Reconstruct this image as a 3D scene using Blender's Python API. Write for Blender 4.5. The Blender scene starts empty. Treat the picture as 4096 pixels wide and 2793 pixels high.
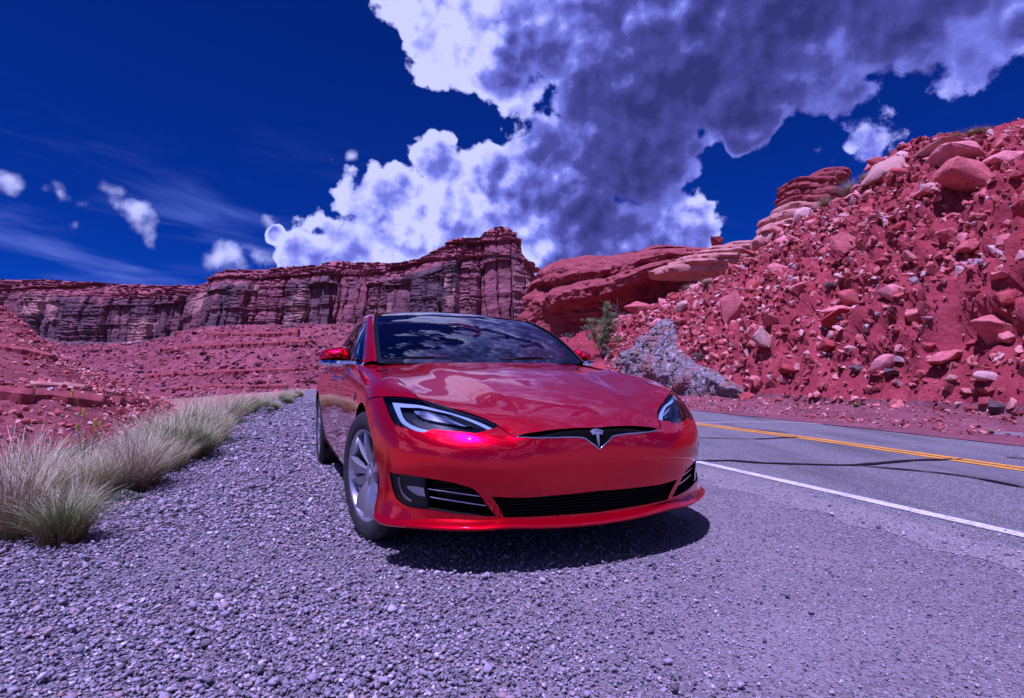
import bpy, bmesh, math, random
import numpy as np
from mathutils import Vector, Matrix, noise
from mathutils.bvhtree import BVHTree
from mathutils.kdtree import KDTree
from mathutils.geometry import delaunay_2d_cdt
random.seed(7); RNG = np.random.default_rng(7)
scene = bpy.context.scene
COL = scene.collection
rad = math.radians

# ------------------------------------------------------------------ camera
CAM = np.array([0.0, 0.0, 0.896])
FPX = 2302.2                      # focal length in pixels of the 4096 wide photograph
PITCH, ROLL = 0.04425, -0.0066
Fv = np.array([0.0, math.cos(PITCH), math.sin(PITCH)])
R0 = np.array([1.0, 0.0, 0.0]); U0 = np.cross(R0, Fv)
Rv = math.cos(ROLL) * R0 + math.sin(ROLL) * U0
Uv = -math.sin(ROLL) * R0 + math.cos(ROLL) * U0
cam_d = bpy.data.cameras.new('camera'); cam = bpy.data.objects.new('camera', cam_d); COL.objects.link(cam)
cam_d.sensor_width = 36.0; cam_d.lens = 36.0 * FPX / 4096.0; cam_d.clip_start = 0.05; cam_d.clip_end = 6000
cam.matrix_world = Matrix(((Rv[0], Uv[0], -Fv[0], CAM[0]), (Rv[1], Uv[1], -Fv[1], CAM[1]), (Rv[2], Uv[2], -Fv[2], CAM[2]), (0, 0, 0, 1)))
scene.camera = cam

def ray(px, py):
    return Fv + Rv * (px - 2048.0) / FPX - Uv * (py - 1396.5) / FPX
def at(px, py, depth):            # the point seen at a pixel, at a distance along +Y
    d = ray(px, py); return CAM + d * (depth / d[1])
def ground_at(px, py, z=0.0):
    d = ray(px, py); return CAM + d * ((z - CAM[2]) / d[2])

# ------------------------------------------------------------------ sun, sky, exposure
SUN_TO = np.array([-0.205, -0.313, 1.0]); SUN_TO /= np.linalg.norm(SUN_TO)
sun_d = bpy.data.lights.new('sun', 'SUN'); sun = bpy.data.objects.new('sun', sun_d); COL.objects.link(sun)
sun.rotation_euler = Vector(SUN_TO).to_track_quat('Z', 'Y').to_euler()
sun_d.energy = 5.0; sun_d.angle = rad(0.53); sun_d.color = (0.575, 0.485, 1.0)   # the photograph is graded towards violet
scene.view_settings.view_transform = 'Standard'; scene.view_settings.look = 'None'
scene.view_settings.exposure = 0.76; scene.view_settings.gamma = 1.0
scene.render.engine = 'CYCLES'
scene.cycles.use_denoising = True
scene.cycles.max_bounces = 8; scene.cycles.transparent_max_bounces = 12
scene.cycles.caustics_reflective = False; scene.cycles.caustics_refractive = False
# ------------------------------------------------------------------ node helpers
class NT:
    """small helper to write shader node trees as expressions"""
    def __init__(self, nt): self.t = nt; self.n = nt.nodes; self.l = nt.links
    def new(self, kind, **kw):
        n = self.n.new(kind)
        for k, v in kw.items(): setattr(n, k, v)
        return n
    def put(self, sock, v):
        if hasattr(v, 'is_output'): self.l.new(v, sock)
        elif isinstance(v, (tuple, list)) and len(v) == 3 and sock.type == 'RGBA': sock.default_value = (*v, 1)
        else: sock.default_value = v
    def m(self, op, a, b=None, c=None, clamp=False):
        n = self.new('ShaderNodeMath', operation=op, use_clamp=clamp)
        for i, v in enumerate((a, b, c)):
            if v is not None: self.put(n.inputs[i], v)
        return n.outputs[0]
    def v(self, op, a, b=None, out=0):
        n = self.new('ShaderNodeVectorMath', operation=op)
        self.put(n.inputs[0], a)
        if b is not None: self.put(n.inputs[3] if op == 'SCALE' else n.inputs[1], b)
        return n.outputs[out]
    def noise(self, vec, scale, detail=4, rough=0.55, dist=0.0, out=0, lac=2.0):
        n = self.new('ShaderNodeTexNoise'); n.noise_dimensions = '3D'
        self.put(n.inputs['Vector'], vec); self.put(n.inputs['Scale'], scale)
        n.inputs['Detail'].default_value = detail; n.inputs['Roughness'].default_value = rough
        n.inputs['Distortion'].default_value = dist; n.inputs['Lacunarity'].default_value = lac
        return n.outputs[out]
    def voro(self, vec, scale, feature='F1', out=0, rnd=1.0):
        n = self.new('ShaderNodeTexVoronoi', feature=feature); self.put(n.inputs['Vector'], vec)
        n.inputs['Scale'].default_value = scale; n.inputs['Randomness'].default_value = rnd
        return n.outputs[out]
    def ramp(self, fac, stops, interp='LINEAR'):
        n = self.new('ShaderNodeValToRGB'); cr = n.color_ramp; cr.interpolation = interp
        while len(cr.elements) < len(stops): cr.elements.new(0.5)
        for e, (p, c) in zip(cr.elements, stops):
            e.position = p; e.color = (*c, 1) if isinstance(c, (tuple, list)) else (c, c, c, 1)
        self.put(n.inputs[0], fac); return n.outputs[0]
    def mix(self, fac, a, b, blend='MIX'):
        n = self.new('ShaderNodeMix', data_type='RGBA', blend_type=blend)
        self.put(n.inputs[0], fac); self.put(n.inputs[6], a); self.put(n.inputs[7], b); return n.outputs[2]
    def smooth(self, x, lo, hi):
        n = self.new('ShaderNodeMapRange', interpolation_type='SMOOTHSTEP')
        self.put(n.inputs[0], x); n.inputs[1].default_value = lo; n.inputs[2].default_value = hi; return n.outputs[0]
    def mapr(self, x, lo, hi, a, b):
        n = self.new('ShaderNodeMapRange'); self.put(n.inputs[0], x)
        for i, q in enumerate((lo, hi, a, b)): n.inputs[i + 1].default_value = q
        return n.outputs[0]

world = bpy.data.worlds.new('World'); scene.world = world; world.use_nodes = True
def build_world():
    nt = world.node_tree; nt.nodes.clear(); g = NT(nt)
    sky = g.new('ShaderNodeTexSky', sky_type='NISHITA'); sky.sun_disc = False
    el = math.asin(SUN_TO[2]); sky.sun_elevation = el; sky.sun_rotation = math.atan2(SUN_TO[0], SUN_TO[1])
    sky.altitude = 1300; sky.air_density = 0.8; sky.dust_density = 0.15; sky.ozone_density = 3.0
    D = g.v('NORMALIZE', g.new('ShaderNodeTexCoord').outputs['Generated'])
    base = g.mix(1.0, sky.outputs[0], (0.006, 0.076, 0.42), 'MULTIPLY')
    # cloud cover: a bank of cumulus as soft lobes in the sky broken up by noise, thin wisps elsewhere
    def direction(px, py): d = ray(px, py); return tuple(d / np.linalg.norm(d))
    def warp(src, scale, det, amp): return g.v('ADD', src, g.v('SCALE', g.v('SUBTRACT', g.noise(D, scale, det, 0.55, out=1), (0.5, 0.5, 0.5)), amp))
    Dw = warp(warp(D, 4.5, 2, 0.09), 17.0, 2, 0.045)
    lobes = [(1650, 30, .055), (1800, 120, .085), (2010, 190, .085), (2230, 90, .13), (2540, 130, .14), (2860, 110, .125), (3220, 50, .115), (3600, -30, .125), (2850, 400, .062), (2720, 350, .085), (3020, 300, .075), (2980, 500, .045), (2430, 420, .115), (2560, 610, .115),
             (2250, 660, .10), (2030, 760, .11), (1800, 830, .11), (1520, 880, .095), (1390, 1000, .085), (1650, 1000, .11), (1950, 980, .12), (2300, 860, .125), (2560, 930, .105), (2770, 930, .058), (1230, 1040, .048), (1105, 925, .020),
             (3650, -650, .34), (4300, -1700, .40), (3300, -2900, .45)]
    small = [(1085, 880, .018), (970, 1040, .040), (1040, 1046, .03), (890, 1050, .025), (1400, 632, .015), (30, 768, .030), (120, 800, .02), (190, 820, .026), (270, 855, .030), (330, 880, .022), (425, 835, .026), (510, 888, .022), (235, 915, .020), (562, 962, .017)]
    def gather(lst, amt):
        f = None
        for px, py, r in lst:
            k = g.m('MULTIPLY_ADD', g.v('DISTANCE', Dw, direction(px, py), out=1), -amt / r, amt)
            f = k if f is None else g.m('SMOOTH_MAX', f, k, 0.08)
        return f
    f = gather(lobes, 0.66); fs = gather(small, 0.20)
    f = g.m('MAXIMUM', f, -0.8)
    # clouds drifting over the rest of the sky, seen only in reflections
    away = g.noise(Dw, 2.2, 2, 0.5)
    dy = g.new('ShaderNodeSeparateXYZ'); g.put(dy.inputs[0], D)
    behind = g.smooth(dy.outputs[1], 0.25, -0.15)
    f = g.m('SMOOTH_MAX', f, g.m('SUBTRACT', g.m('MULTIPLY', g.m('SUBTRACT', away, 0.53), 2.2), g.m('MULTIPLY', g.m('SUBTRACT', 1.0, behind), 2.0)), 0.08)
    def billow(V):
        """cauliflower heads: rounded cells at three sizes over a soft base"""
        Vw = g.v('ADD', V, g.v('SCALE', g.v('SUBTRACT', g.noise(V, 22.0, 3, 0.5, out=1), (0.5, 0.5, 0.5)), 0.035))
        h = g.m('MULTIPLY', g.m('SUBTRACT', g.noise(V, 9.0, 3, 0.5), 0.5), 0.80)
        for sc, a in ((14, .46), (34, .26)):
            h = g.m('ADD', h, g.m('MULTIPLY', g.m('SUBTRACT', 0.45, g.voro(Vw, sc)), a))
        return g.m('ADD', h, g.m('MULTIPLY', g.m('SUBTRACT', g.noise(V, 55.0, 5, 0.65), 0.5), 0.30))
    n1 = billow(D)
    fin = g.m('ADD', f, g.m('MULTIPLY', n1, 0.80))
    dens = g.m('MAXIMUM', g.smooth(fin, 0.0, 0.085), g.m('MULTIPLY', g.smooth(g.m('ADD', fs, g.m('MULTIPLY', n1, 0.55)), 0.0, 0.22), 0.9))
    # light and dark billows: compare the cloud with itself a little way towards the sun
    n2 = billow(g.v('ADD', D, tuple(SUN_TO * 0.016 + np.array([-0.010, 0, 0.003]))))
    rel = g.m('SUBTRACT', n1, n2)
    tone = g.m('MULTIPLY', rel, 1.05)
    def glow(px, py, r, amt):
        d = g.v('DISTANCE', Dw, direction(px, py), out=1); return g.m('MULTIPLY', g.smooth(d, r, 0.0), amt)
    for args in ((1700, 850, .36, .30), (1760, 110, .17, .36), (2330, 10, .12, .22), (2790, 920, .12, .28), (2480, 560, .24, -.20), (2950, 180, .36, -.24), (3600, 60, .25, -.12), (2350, 960, .12, -.10), (2080, 250, .10, -.10)):
        tone = g.m('ADD', tone, glow(*args))
    edge = g.smooth(fin, 0.30, 0.06)
    lit = g.m('ADD', g.m('ADD', tone, 0.46), g.m('ADD', g.m('MULTIPLY', edge, 0.26), g.m('MULTIPLY', g.smooth(dy.outputs[0], -0.22, -0.50), 0.30)))
    soft = g.noise(D, 5.0, 2, 0.5)
    lit = g.m('ADD', lit, g.m('MULTIPLY', g.m('SUBTRACT', soft, 0.5), 0.30))
    ccol = g.ramp(lit, [(0.05, (0.020, 0.023, 0.115)), (0.38, (0.044, 0.046, 0.22)), (0.62, (0.11, 0.125, 0.48)), (0.88, (0.37, 0.39, 0.76))])
    # thin high wisps low on the left
    az = g.m('ARCTAN2', dy.outputs[0], dy.outputs[1])
    cw = g.new('ShaderNodeCombineXYZ'); g.put(cw.inputs[0], g.m('MULTIPLY', az, 1.3)); g.put(cw.inputs[1], g.m('MULTIPLY', g.m('ADD', dy.outputs[2], g.m('MULTIPLY', az, 0.12)), 7.0))
    wn = g.noise(cw.outputs[0], 2.6, 4, 0.55, 0.4)
    w = g.m('MULTIPLY', g.smooth(wn, 0.46, 0.78), g.smooth(dy.outputs[2], 0.42, 0.12))
    wx = g.v('DISTANCE', D, direction(700, 980), out=1)
    w = g.m('MULTIPLY', w, g.mapr(wx, 0.08, 0.45, 0.95, 0.15))
    K = 1.0 / SKY_STRENGTH
    col = g.mix(w, base, (0.07 * K, 0.11 * K, 0.44 * K))
    col = g.mix(dens, col, g.v('SCALE', ccol, K))
    bg = g.new('ShaderNodeBackground'); g.put(bg.inputs[0], col); bg.inputs[1].default_value = SKY_STRENGTH
    out = g.new('ShaderNodeOutputWorld'); g.l.new(bg.outputs[0], out.inputs[0])
SKY_STRENGTH = 0.11
build_world()
world.cycles.sampling_method = 'MANUAL'; world.cycles.sample_map_resolution = 512
# ------------------------------------------------------------------ materials
MATS = {}
def material(name, color, rough=0.5, metal=0.0, coat=0.0, spec=0.5, emit=None, coat_rough=0.03):
    m = bpy.data.materials.new(name); m.use_nodes = True; nt = m.node_tree
    b = nt.nodes['Principled BSDF']
    b.inputs['Base Color'].default_value = (*color, 1); b.inputs['Roughness'].default_value = rough
    b.inputs['Metallic'].default_value = metal; b.inputs['Coat Weight'].default_value = coat
    b.inputs['Coat Roughness'].default_value = coat_rough; b.inputs['Specular IOR Level'].default_value = spec
    MATS[name] = m; return m
def bsdf(m): return m.node_tree.nodes['Principled BSDF']
def add_bump(g, m, height, strength=0.3, dist=0.01):
    n = g.new('ShaderNodeBump'); n.inputs['Strength'].default_value = strength; n.inputs['Distance'].default_value = dist
    g.put(n.inputs['Height'], height); g.l.new(n.outputs[0], bsdf(m).inputs['Normal']); return n
def coords(g, kind='Object'): return g.new('ShaderNodeTexCoord').outputs[kind]

# ------------------------------------------------------------------ object helpers
def tag(o, label=None, cat=None, group=None, kind=None):
    if label: o['label'] = label
    if cat: o['category'] = cat
    if group: o['group'] = group
    if kind: o['kind'] = kind
    return o
def link(name, me, mat=None, parent=None):
    o = bpy.data.objects.new(name, me); COL.objects.link(o)
    if mat is not None and not me.materials: me.materials.append(mat if not isinstance(mat, str) else MATS[mat])
    if parent is not None: o.parent = parent
    return o
def empty(name, loc=(0, 0, 0), rz=0.0, parent=None):
    o = bpy.data.objects.new(name, None); COL.objects.link(o); o.location = loc; o.rotation_euler = (0, 0, rz)
    o.empty_display_size = 0.1
    if parent is not None: o.parent = parent
    return o
def mesh_from(name, verts, faces, smooth=True, normals=None):
    me = bpy.data.meshes.new(name)
    me.from_pydata([tuple(map(float, v)) for v in verts], [], [tuple(map(int, f)) for f in faces])
    if smooth: me.polygons.foreach_set('use_smooth', [True] * len(me.polygons))
    me.update()
    if normals is not None: me.normals_split_custom_set_from_vertices([tuple(map(float, n)) for n in normals])
    return me
class MB:
    """collects shapes into one mesh"""
    def __init__(self): self.v = []; self.f = []
    def add(self, vs, fs):
        o = len(self.v); self.v += [tuple(map(float, p)) for p in vs]; self.f += [tuple(i + o for i in q) for q in fs]; return self
    def box(self, c, s, rot=None, taper=1.0):
        c = np.array(c, float); h = np.array(s, float) / 2
        P = [np.array([x, y, z]) * h * (np.array([taper, taper, 1]) if z > 0 else 1) for x in (-1, 1) for y in (-1, 1) for z in (-1, 1)]
        if rot is not None: P = [np.array(rot) @ p for p in P]
        return self.add([p + c for p in P], [(0, 1, 3, 2), (4, 6, 7, 5), (0, 4, 5, 1), (2, 3, 7, 6), (0, 2, 6, 4), (1, 5, 7, 3)])
    def tube(self, pts, r, n=8, caps=True):
        pts = [np.array(p, float) for p in pts]; rs = r if isinstance(r, (list, tuple, np.ndarray)) else [r] * len(pts)
        vs, fs = [], []; up = None
        for i, p in enumerate(pts):
            t = pts[min(i + 1, len(pts) - 1)] - pts[max(i - 1, 0)]; t /= (np.linalg.norm(t) + 1e-9)
            if up is None:
                a = np.array([0, 0, 1.0]) if abs(t[2]) < .9 else np.array([1.0, 0, 0]); up = np.cross(t, a)
            up = up - t * np.dot(up, t); up /= (np.linalg.norm(up) + 1e-9); w = np.cross(t, up)
            for k in range(n):
                a = 2 * math.pi * k / n; vs.append(p + rs[i] * (math.cos(a) * up + math.sin(a) * w))
        for i in range(len(pts) - 1):
            for k in range(n): fs.append((i * n + k, i * n + (k + 1) % n, (i + 1) * n + (k + 1) % n, (i + 1) * n + k))
        if caps: fs += [tuple(range(n))[::-1], tuple(range((len(pts) - 1) * n, len(pts) * n))]
        return self.add(vs, fs)
    def grid(self, P):                       # P: rows x cols x 3
        P = np.asarray(P, float); r, c = P.shape[:2]
        return self.add(P.reshape(-1, 3), [(i * c + j, i * c + j + 1, (i + 1) * c + j + 1, (i + 1) * c + j) for i in range(r - 1) for j in range(c - 1)])
    def prism(self, poly, d0, d1, axis):     # poly 2D extruded along an axis
        n = len(poly)
        def p3(a, b, d): return {'x': (d, a, b), 'y': (a, d, b), 'z': (a, b, d)}[axis]
        vs = [p3(a, b, d0) for a, b in poly] + [p3(a, b, d1) for a, b in poly]
        return self.add(vs, [tuple(range(n))[::-1], tuple(range(n, 2 * n))] + [(i, (i + 1) % n, n + (i + 1) % n, n + i) for i in range(n)])
    def mesh(self, name, smooth=True): return mesh_from(name, self.v, self.f, smooth)
    def build(self, name, mat, parent=None, smooth=True, auto=None):
        me = self.mesh(name, smooth)
        if auto is not None: me.set_sharp_from_angle(angle=rad(auto))
        return link(name, me, mat, parent)

# ------------------------------------------------------------------ spline surfaces
def spline_basis(kn, q):
    kn = np.asarray(kn, float); n = len(kn); q = np.asarray(q, float); h = np.diff(kn)
    A = np.zeros((n, n)); B = np.zeros((n, n)); A[0, 0] = A[-1, -1] = 1
    for i in range(1, n - 1):
        A[i, i - 1] = h[i - 1]; A[i, i] = 2 * (h[i - 1] + h[i]); A[i, i + 1] = h[i]
        B[i, i - 1] = 6 / h[i - 1]; B[i, i] = -6 / h[i - 1] - 6 / h[i]; B[i, i + 1] = 6 / h[i]
    K = np.linalg.solve(A, B)
    i = np.clip(np.searchsorted(kn, q) - 1, 0, n - 2); hi = h[i]
    a = (kn[i + 1] - q) / hi; b = (q - kn[i]) / hi
    W = np.zeros((len(q), n)); r = np.arange(len(q)); W[r, i] += a; W[r, i + 1] += b
    W += ((a ** 3 - a) * hi ** 2 / 6)[:, None] * K[i] + ((b ** 3 - b) * hi ** 2 / 6)[:, None] * K[i + 1]
    return W
def spline(pts, n, kn=None):
    pts = np.asarray(pts, float)
    if kn is None: kn = np.concatenate([[0], np.cumsum(np.linalg.norm(np.diff(pts, axis=0), axis=1) ** 0.7)])
    return spline_basis(kn, np.linspace(kn[0], kn[-1], n)) @ pts
class Surf:
    def __init__(self, ctrl, s, t, flip=1.0): self.c = np.asarray(ctrl, float); self.s = np.asarray(s, float); self.t = np.asarray(t, float); self.flip = flip; self.bvh = None; self.warp = None
    def P(self, st):
        st = np.atleast_2d(np.asarray(st, float))
        p = np.einsum('nc,nr,crk->nk', spline_basis(self.s, st[:, 0]), spline_basis(self.t, st[:, 1]), self.c)
        if self.warp is not None: p = self.warp(p)
        return p
    def N(self, st, e=2e-3):
        st = np.atleast_2d(np.asarray(st, float)); d1 = np.array([e, 0]); d2 = np.array([0, e])
        n = np.cross(self.P(st + d1) - self.P(st - d1), self.P(st + d2) - self.P(st - d2)) * self.flip
        return n / (np.linalg.norm(n, axis=1, keepdims=True) + 1e-12)
    def dense(self, s0, s1, t0, t1, ns, ntt):
        S, T = np.meshgrid(np.linspace(s0, s1, ns), np.linspace(t0, t1, ntt), indexing='ij'); self.q = np.stack([S.ravel(), T.ravel()], 1)
        V = self.P(self.q); F = []
        for i in range(ns - 1):
            for j in range(ntt - 1):
                a = i * ntt + j; F += [(a, a + ntt, a + ntt + 1), (a, a + ntt + 1, a + 1)]
        self.V = V; self.F = F; self.bvh = BVHTree.FromPolygons([tuple(v) for v in V], F)
    def hit(self, o, d):
        loc, nor, idx, dist = self.bvh.ray_cast(Vector(o), Vector(d).normalized())
        if loc is None: loc, nor, idx, dist = self.nearest_to_ray(o, d)
        return self.st_of(np.array(loc), idx)
    def nearest_to_ray(self, o, d):
        d = np.array(d) / np.linalg.norm(d); w = self.V - np.array(o); k = w @ d; D = np.linalg.norm(w - k[:, None] * d, axis=1) + np.where(k < 0, 9, 0) + 0.002 * k
        j = int(np.argmin(D)); MISS.append(round(float(D[j]), 3)); return self.bvh.find_nearest(Vector(self.V[j]))
    def st_of(self, loc, idx):
        f = self.F[idx]; a, b, c = (self.V[i] for i in f); M = np.stack([b - a, c - a], 1); uv = np.linalg.lstsq(M, loc - a, rcond=None)[0]
        return self.q[f[0]] + uv[0] * (self.q[f[1]] - self.q[f[0]]) + uv[1] * (self.q[f[2]] - self.q[f[0]])
MISS = []
def inside(poly, pts):
    poly = np.asarray(poly); x, y = pts[:, 0], pts[:, 1]; r = np.zeros(len(pts), bool)
    x0, y0 = poly[:, 0], poly[:, 1]; x1, y1 = np.roll(x0, -1), np.roll(y0, -1)
    for a, b, c, d in zip(x0, y0, x1, y1):
        if b == d: continue
        k = ((b > y) != (d > y)) & (x < (c - a) * (y - b) / (d - b) + a); r ^= k
    return r
def resample(poly, step, closed=True):
    poly = [np.array(p, float) for p in poly]; out = []; n = len(poly)
    for i in range(n if closed else n - 1):
        a, b = poly[i], poly[(i + 1) % n]; k = max(1, int(round(np.linalg.norm(b - a) / step)))
        out += [a + (b - a) * j / k for j in range(k)]
    if not closed: out.append(poly[-1])
    return np.array(out)
def panel_data(surf, loop, holes=(), step=0.02, flange=0.015, offset=0.0):
    """triangulate a region of a spline surface; exact outline, surface normals, edges folded inwards"""
    loops = [resample(l, step * 0.6) for l in (loop, *holes)]
    pts = []; edges = []
    for l in loops:
        o = len(pts); pts += list(l); edges += [(o + i, o + (i + 1) % len(l)) for i in range(len(l))]
    bp = np.array(pts); lo, hi = bp.min(0), bp.max(0)
    gx, gy = np.meshgrid(np.arange(lo[0], hi[0], step), np.arange(lo[1], hi[1], step), indexing='ij'); gp = np.stack([gx.ravel(), gy.ravel()], 1)
    k = inside(loops[0], gp)
    for h in loops[1:]: k &= ~inside(h, gp)
    gp = gp[k]; kd = KDTree(len(bp))
    for i, p in enumerate(bp): kd.insert((p[0], p[1], 0), i)
    kd.balance(); gp = np.array([p for p in gp if kd.find((p[0], p[1], 0))[2] > step * 0.45] or np.zeros((0, 2)))
    allp = np.concatenate([bp, gp]) if len(gp) else bp
    ov, oe, of, *_ = delaunay_2d_cdt([Vector((float(a), float(b))) for a, b in allp], edges, [], 0, 1e-7)
    st = np.array([(v.x, v.y) for v in ov]); F = np.array([tuple(f) for f in of]); cen = st[F].mean(1)
    k = inside(loops[0], cen)
    for h in loops[1:]: k &= ~inside(h, cen)
    F = F[k]; V = surf.P(st); N = surf.N(st); V = V + N * offset
    V = list(V); NN = list(N); FF = [tuple(f) for f in F]
    a, b, c = (np.array(V)[F[:, i]] for i in range(3))
    flip = (np.einsum('ij,ij->i', np.cross(b - a, c - a), np.array(NN)[F[:, 0]]) < 0)
    FF = [tuple(f[::-1]) if q else tuple(f) for f, q in zip(F, flip)]
    if flange:
        for l in loops:
            P = surf.P(l); n = surf.N(l); P = P + n * offset; o = len(V); m = len(l)
            tang = np.roll(P, -1, 0) - np.roll(P, 1, 0); side = np.cross(tang, n); side /= np.linalg.norm(side, axis=1, keepdims=True) + 1e-9
            V += list(P) + list(P - n * flange); NN += list(side) + list(side)
            FF += [(o + i, o + (i + 1) % m, o + m + (i + 1) % m, o + m + i) for i in range(m)]
    return V, FF, NN
def panel(name, surf, loop, mat, parent, holes=(), step=0.02, flange=0.015, offset=0.0):
    V, F, N = panel_data(surf, loop, holes, step, flange, offset)
    return link(name, mesh_from(name, V, F, True, N), mat, parent)
def mirror_st(l): return [(-p[0], p[1]) for p in l][::-1]
# ================================================================== materials of the place
def nz(p, s=1.0, o=4): return noise.fractal(Vector((p[0] * s, p[1] * s, p[2] * s)), 0.9, 2.0, o)
def setting_materials():
    def ground_mat(name, c_lo, c_mid, c_hi, big, fine, bump, bdist=0.03, rough=0.95, extra=None):
        m = material(name, c_mid, rough, spec=0.2); g = NT(m.node_tree); P = coords(g)
        a = g.noise(P, big, 6, 0.62); b = g.noise(P, fine, 5, 0.65)
        col = g.ramp(g.m('ADD', g.m('MULTIPLY', a, 0.55), g.m('MULTIPLY', b, 0.45)), [(0.34, c_lo), (0.50, c_mid), (0.66, c_hi)])
        if extra: col = extra(g, P, col)
        g.put(bsdf(m).inputs['Base Color'], col)
        h = g.m('ADD', b, g.m('MULTIPLY', g.noise(P, fine * 3.3, 4, 0.6), 0.5)); add_bump(g, m, h, bump, bdist); return m
    # packed gravel shoulder: stone grain picked out by cells
    m = material('gravel_floor', (0.3, 0.28, 0.28), 0.95, spec=0.2); g = NT(m.node_tree); P = coords(g)
    cell = g.voro(P, 95, out=1); dist = g.voro(P, 95); cell2 = g.voro(P, 190, out=1)
    sep = g.new('ShaderNodeSeparateColor'); g.put(sep.inputs[0], cell); v = g.m('ADD', g.m('MULTIPLY', sep.outputs[0], 0.6), 0.0)
    stone = g.ramp(sep.outputs[0], [(0.0, (0.05, 0.047, 0.055)), (0.35, (0.12, 0.113, 0.125)), (0.7, (0.20, 0.188, 0.20)), (1.0, (0.31, 0.29, 0.30))])
    s2 = g.new('ShaderNodeSeparateColor'); g.put(s2.inputs[0], cell2)
    dirt = g.mix(0.5, g.ramp(g.noise(P, 40, 5, 0.7), [(0.3, (0.16, 0.128, 0.13)), (0.7, (0.33, 0.265, 0.265))]), g.ramp(s2.outputs[0], [(0.0, (0.07, 0.065, 0.07)), (0.5, (0.21, 0.19, 0.20)), (1.0, (0.42, 0.39, 0.40))]))
    mask = g.smooth(g.noise(P, 1.1, 5, 0.6), 0.40, 0.62)
    far = g.new('ShaderNodeSeparateXYZ'); g.put(far.inputs[0], P)
    east = g.smooth(far.outputs[0], -1.3, 0.9)
    col = g.mix(g.m('MULTIPLY', g.m('ADD', g.m('MULTIPLY', mask, 0.5), g.m('MULTIPLY', east, 0.5)), 0.85), stone, dirt)
    # fine dust where cars have driven
    tracks = g.smooth(g.noise(P, 0.55, 3, 0.5), 0.48, 0.66)
    col = g.mix(g.m('MULTIPLY', g.m('MULTIPLY', tracks, east), 0.40), col, (0.31, 0.27, 0.28))
    g.put(bsdf(m).inputs['Base Color'], col)
    h = g.m('SUBTRACT', g.m('MULTIPLY', g.noise(P, 90, 4, 0.7), 0.6), g.m('MULTIPLY', dist, 0.8)); add_bump(g, m, h, 0.8, 0.012)
    # asphalt
    m = material('asphalt', (0.1, 0.1, 0.1), 0.85, spec=0.3); g = NT(m.node_tree); P = coords(g)
    ag = g.voro(P, 130, out=1); sp = g.new('ShaderNodeSeparateColor'); g.put(sp.inputs[0], ag)
    grain = g.ramp(sp.outputs[0], [(0.0, (0.055, 0.052, 0.055)), (0.5, (0.135, 0.13, 0.13)), (0.85, (0.22, 0.215, 0.215)), (1.0, (0.36, 0.35, 0.35))])
    wear = g.noise(P, 0.8, 5, 0.6); streak = g.new('ShaderNodeMapping'); g.put(streak.inputs[0], P); streak.inputs['Rotation'].default_value = (0, 0, rad(-15)); streak.inputs['Scale'].default_value = (2.2, 0.16, 1)
    wk = g.noise(streak.outputs[0], 1.0, 4, 0.55)
    col = g.mix(g.smooth(wk, 0.45, 0.7), grain, g.mix(0.6, grain, (0.06, 0.058, 0.062)))
    col = g.mix(g.m('MULTIPLY', g.smooth(wear, 0.45, 0.75), 0.5), col, (0.20, 0.19, 0.19))
    ea = g.new('ShaderNodeAttribute'); ea.attribute_name = 'worn_edge'
    shoulder = g.ramp(sp.outputs[1], [(0.0, (0.10, 0.09, 0.09)), (0.5, (0.21, 0.19, 0.185)), (1.0, (0.34, 0.31, 0.30))])
    col = g.mix(g.smooth(g.m('ADD', ea.outputs['Fac'], g.m('MULTIPLY', g.m('SUBTRACT', g.noise(P, 3.5, 6, 0.7), 0.5), 1.1)), 0.25, 0.75), col, shoulder)
    g.put(bsdf(m).inputs['Base Color'], col); add_bump(g, m, g.noise(P, 160, 3, 0.6), 0.6, 0.006)
    def paint(name, c, lo):
        m = material(name, c, 0.7); g = NT(m.node_tree); P = coords(g); w = g.noise(P, 60, 5, 0.75); w2 = g.noise(P, 3, 4, 0.6)
        g.put(bsdf(m).inputs['Base Color'], g.mix(g.smooth(g.m('ADD', w, g.m('MULTIPLY', w2, 0.35)), 0.66, 0.80), c, lo)); add_bump(g, m, w, 0.5, 0.004)
    paint('white_paint', (0.62, 0.61, 0.60), (0.22, 0.21, 0.21)); paint('yellow_paint', (0.86, 0.36, 0.010), (0.36, 0.17, 0.04))
    material('tar', (0.008, 0.008, 0.010), 0.6, spec=0.15)
    # red earth and rock
    def scrub(g, P, col): return g.mix(g.m('MULTIPLY', g.smooth(g.voro(P, 3.2), 0.28, 0.16), 0.55), col, (0.16, 0.15, 0.09))
    ground_mat('red_soil', (0.177, 0.024, 0.032), (0.307, 0.043, 0.055), (0.410, 0.076, 0.090), 0.8, 9, 0.9, 0.05)
    ground_mat('toe_dirt', (0.133, 0.046, 0.059), (0.245, 0.080, 0.095), (0.348, 0.139, 0.159), 1.3, 14, 1.0, 0.05)
    ground_mat('far_talus', (0.127, 0.028, 0.038), (0.246, 0.062, 0.078), (0.382, 0.124, 0.141), 0.10, 0.9, 0.9, 0.5)
    ground_mat('hill_soil', (0.131, 0.027, 0.033), (0.216, 0.053, 0.061), (0.286, 0.090, 0.101), 0.35, 2.6, 0.9, 0.15, extra=scrub)
    ground_mat('valley_floor', (0.20, 0.10, 0.08), (0.30, 0.16, 0.12), (0.38, 0.24, 0.18), 0.2, 2.0, 0.6, 0.2)
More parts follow.
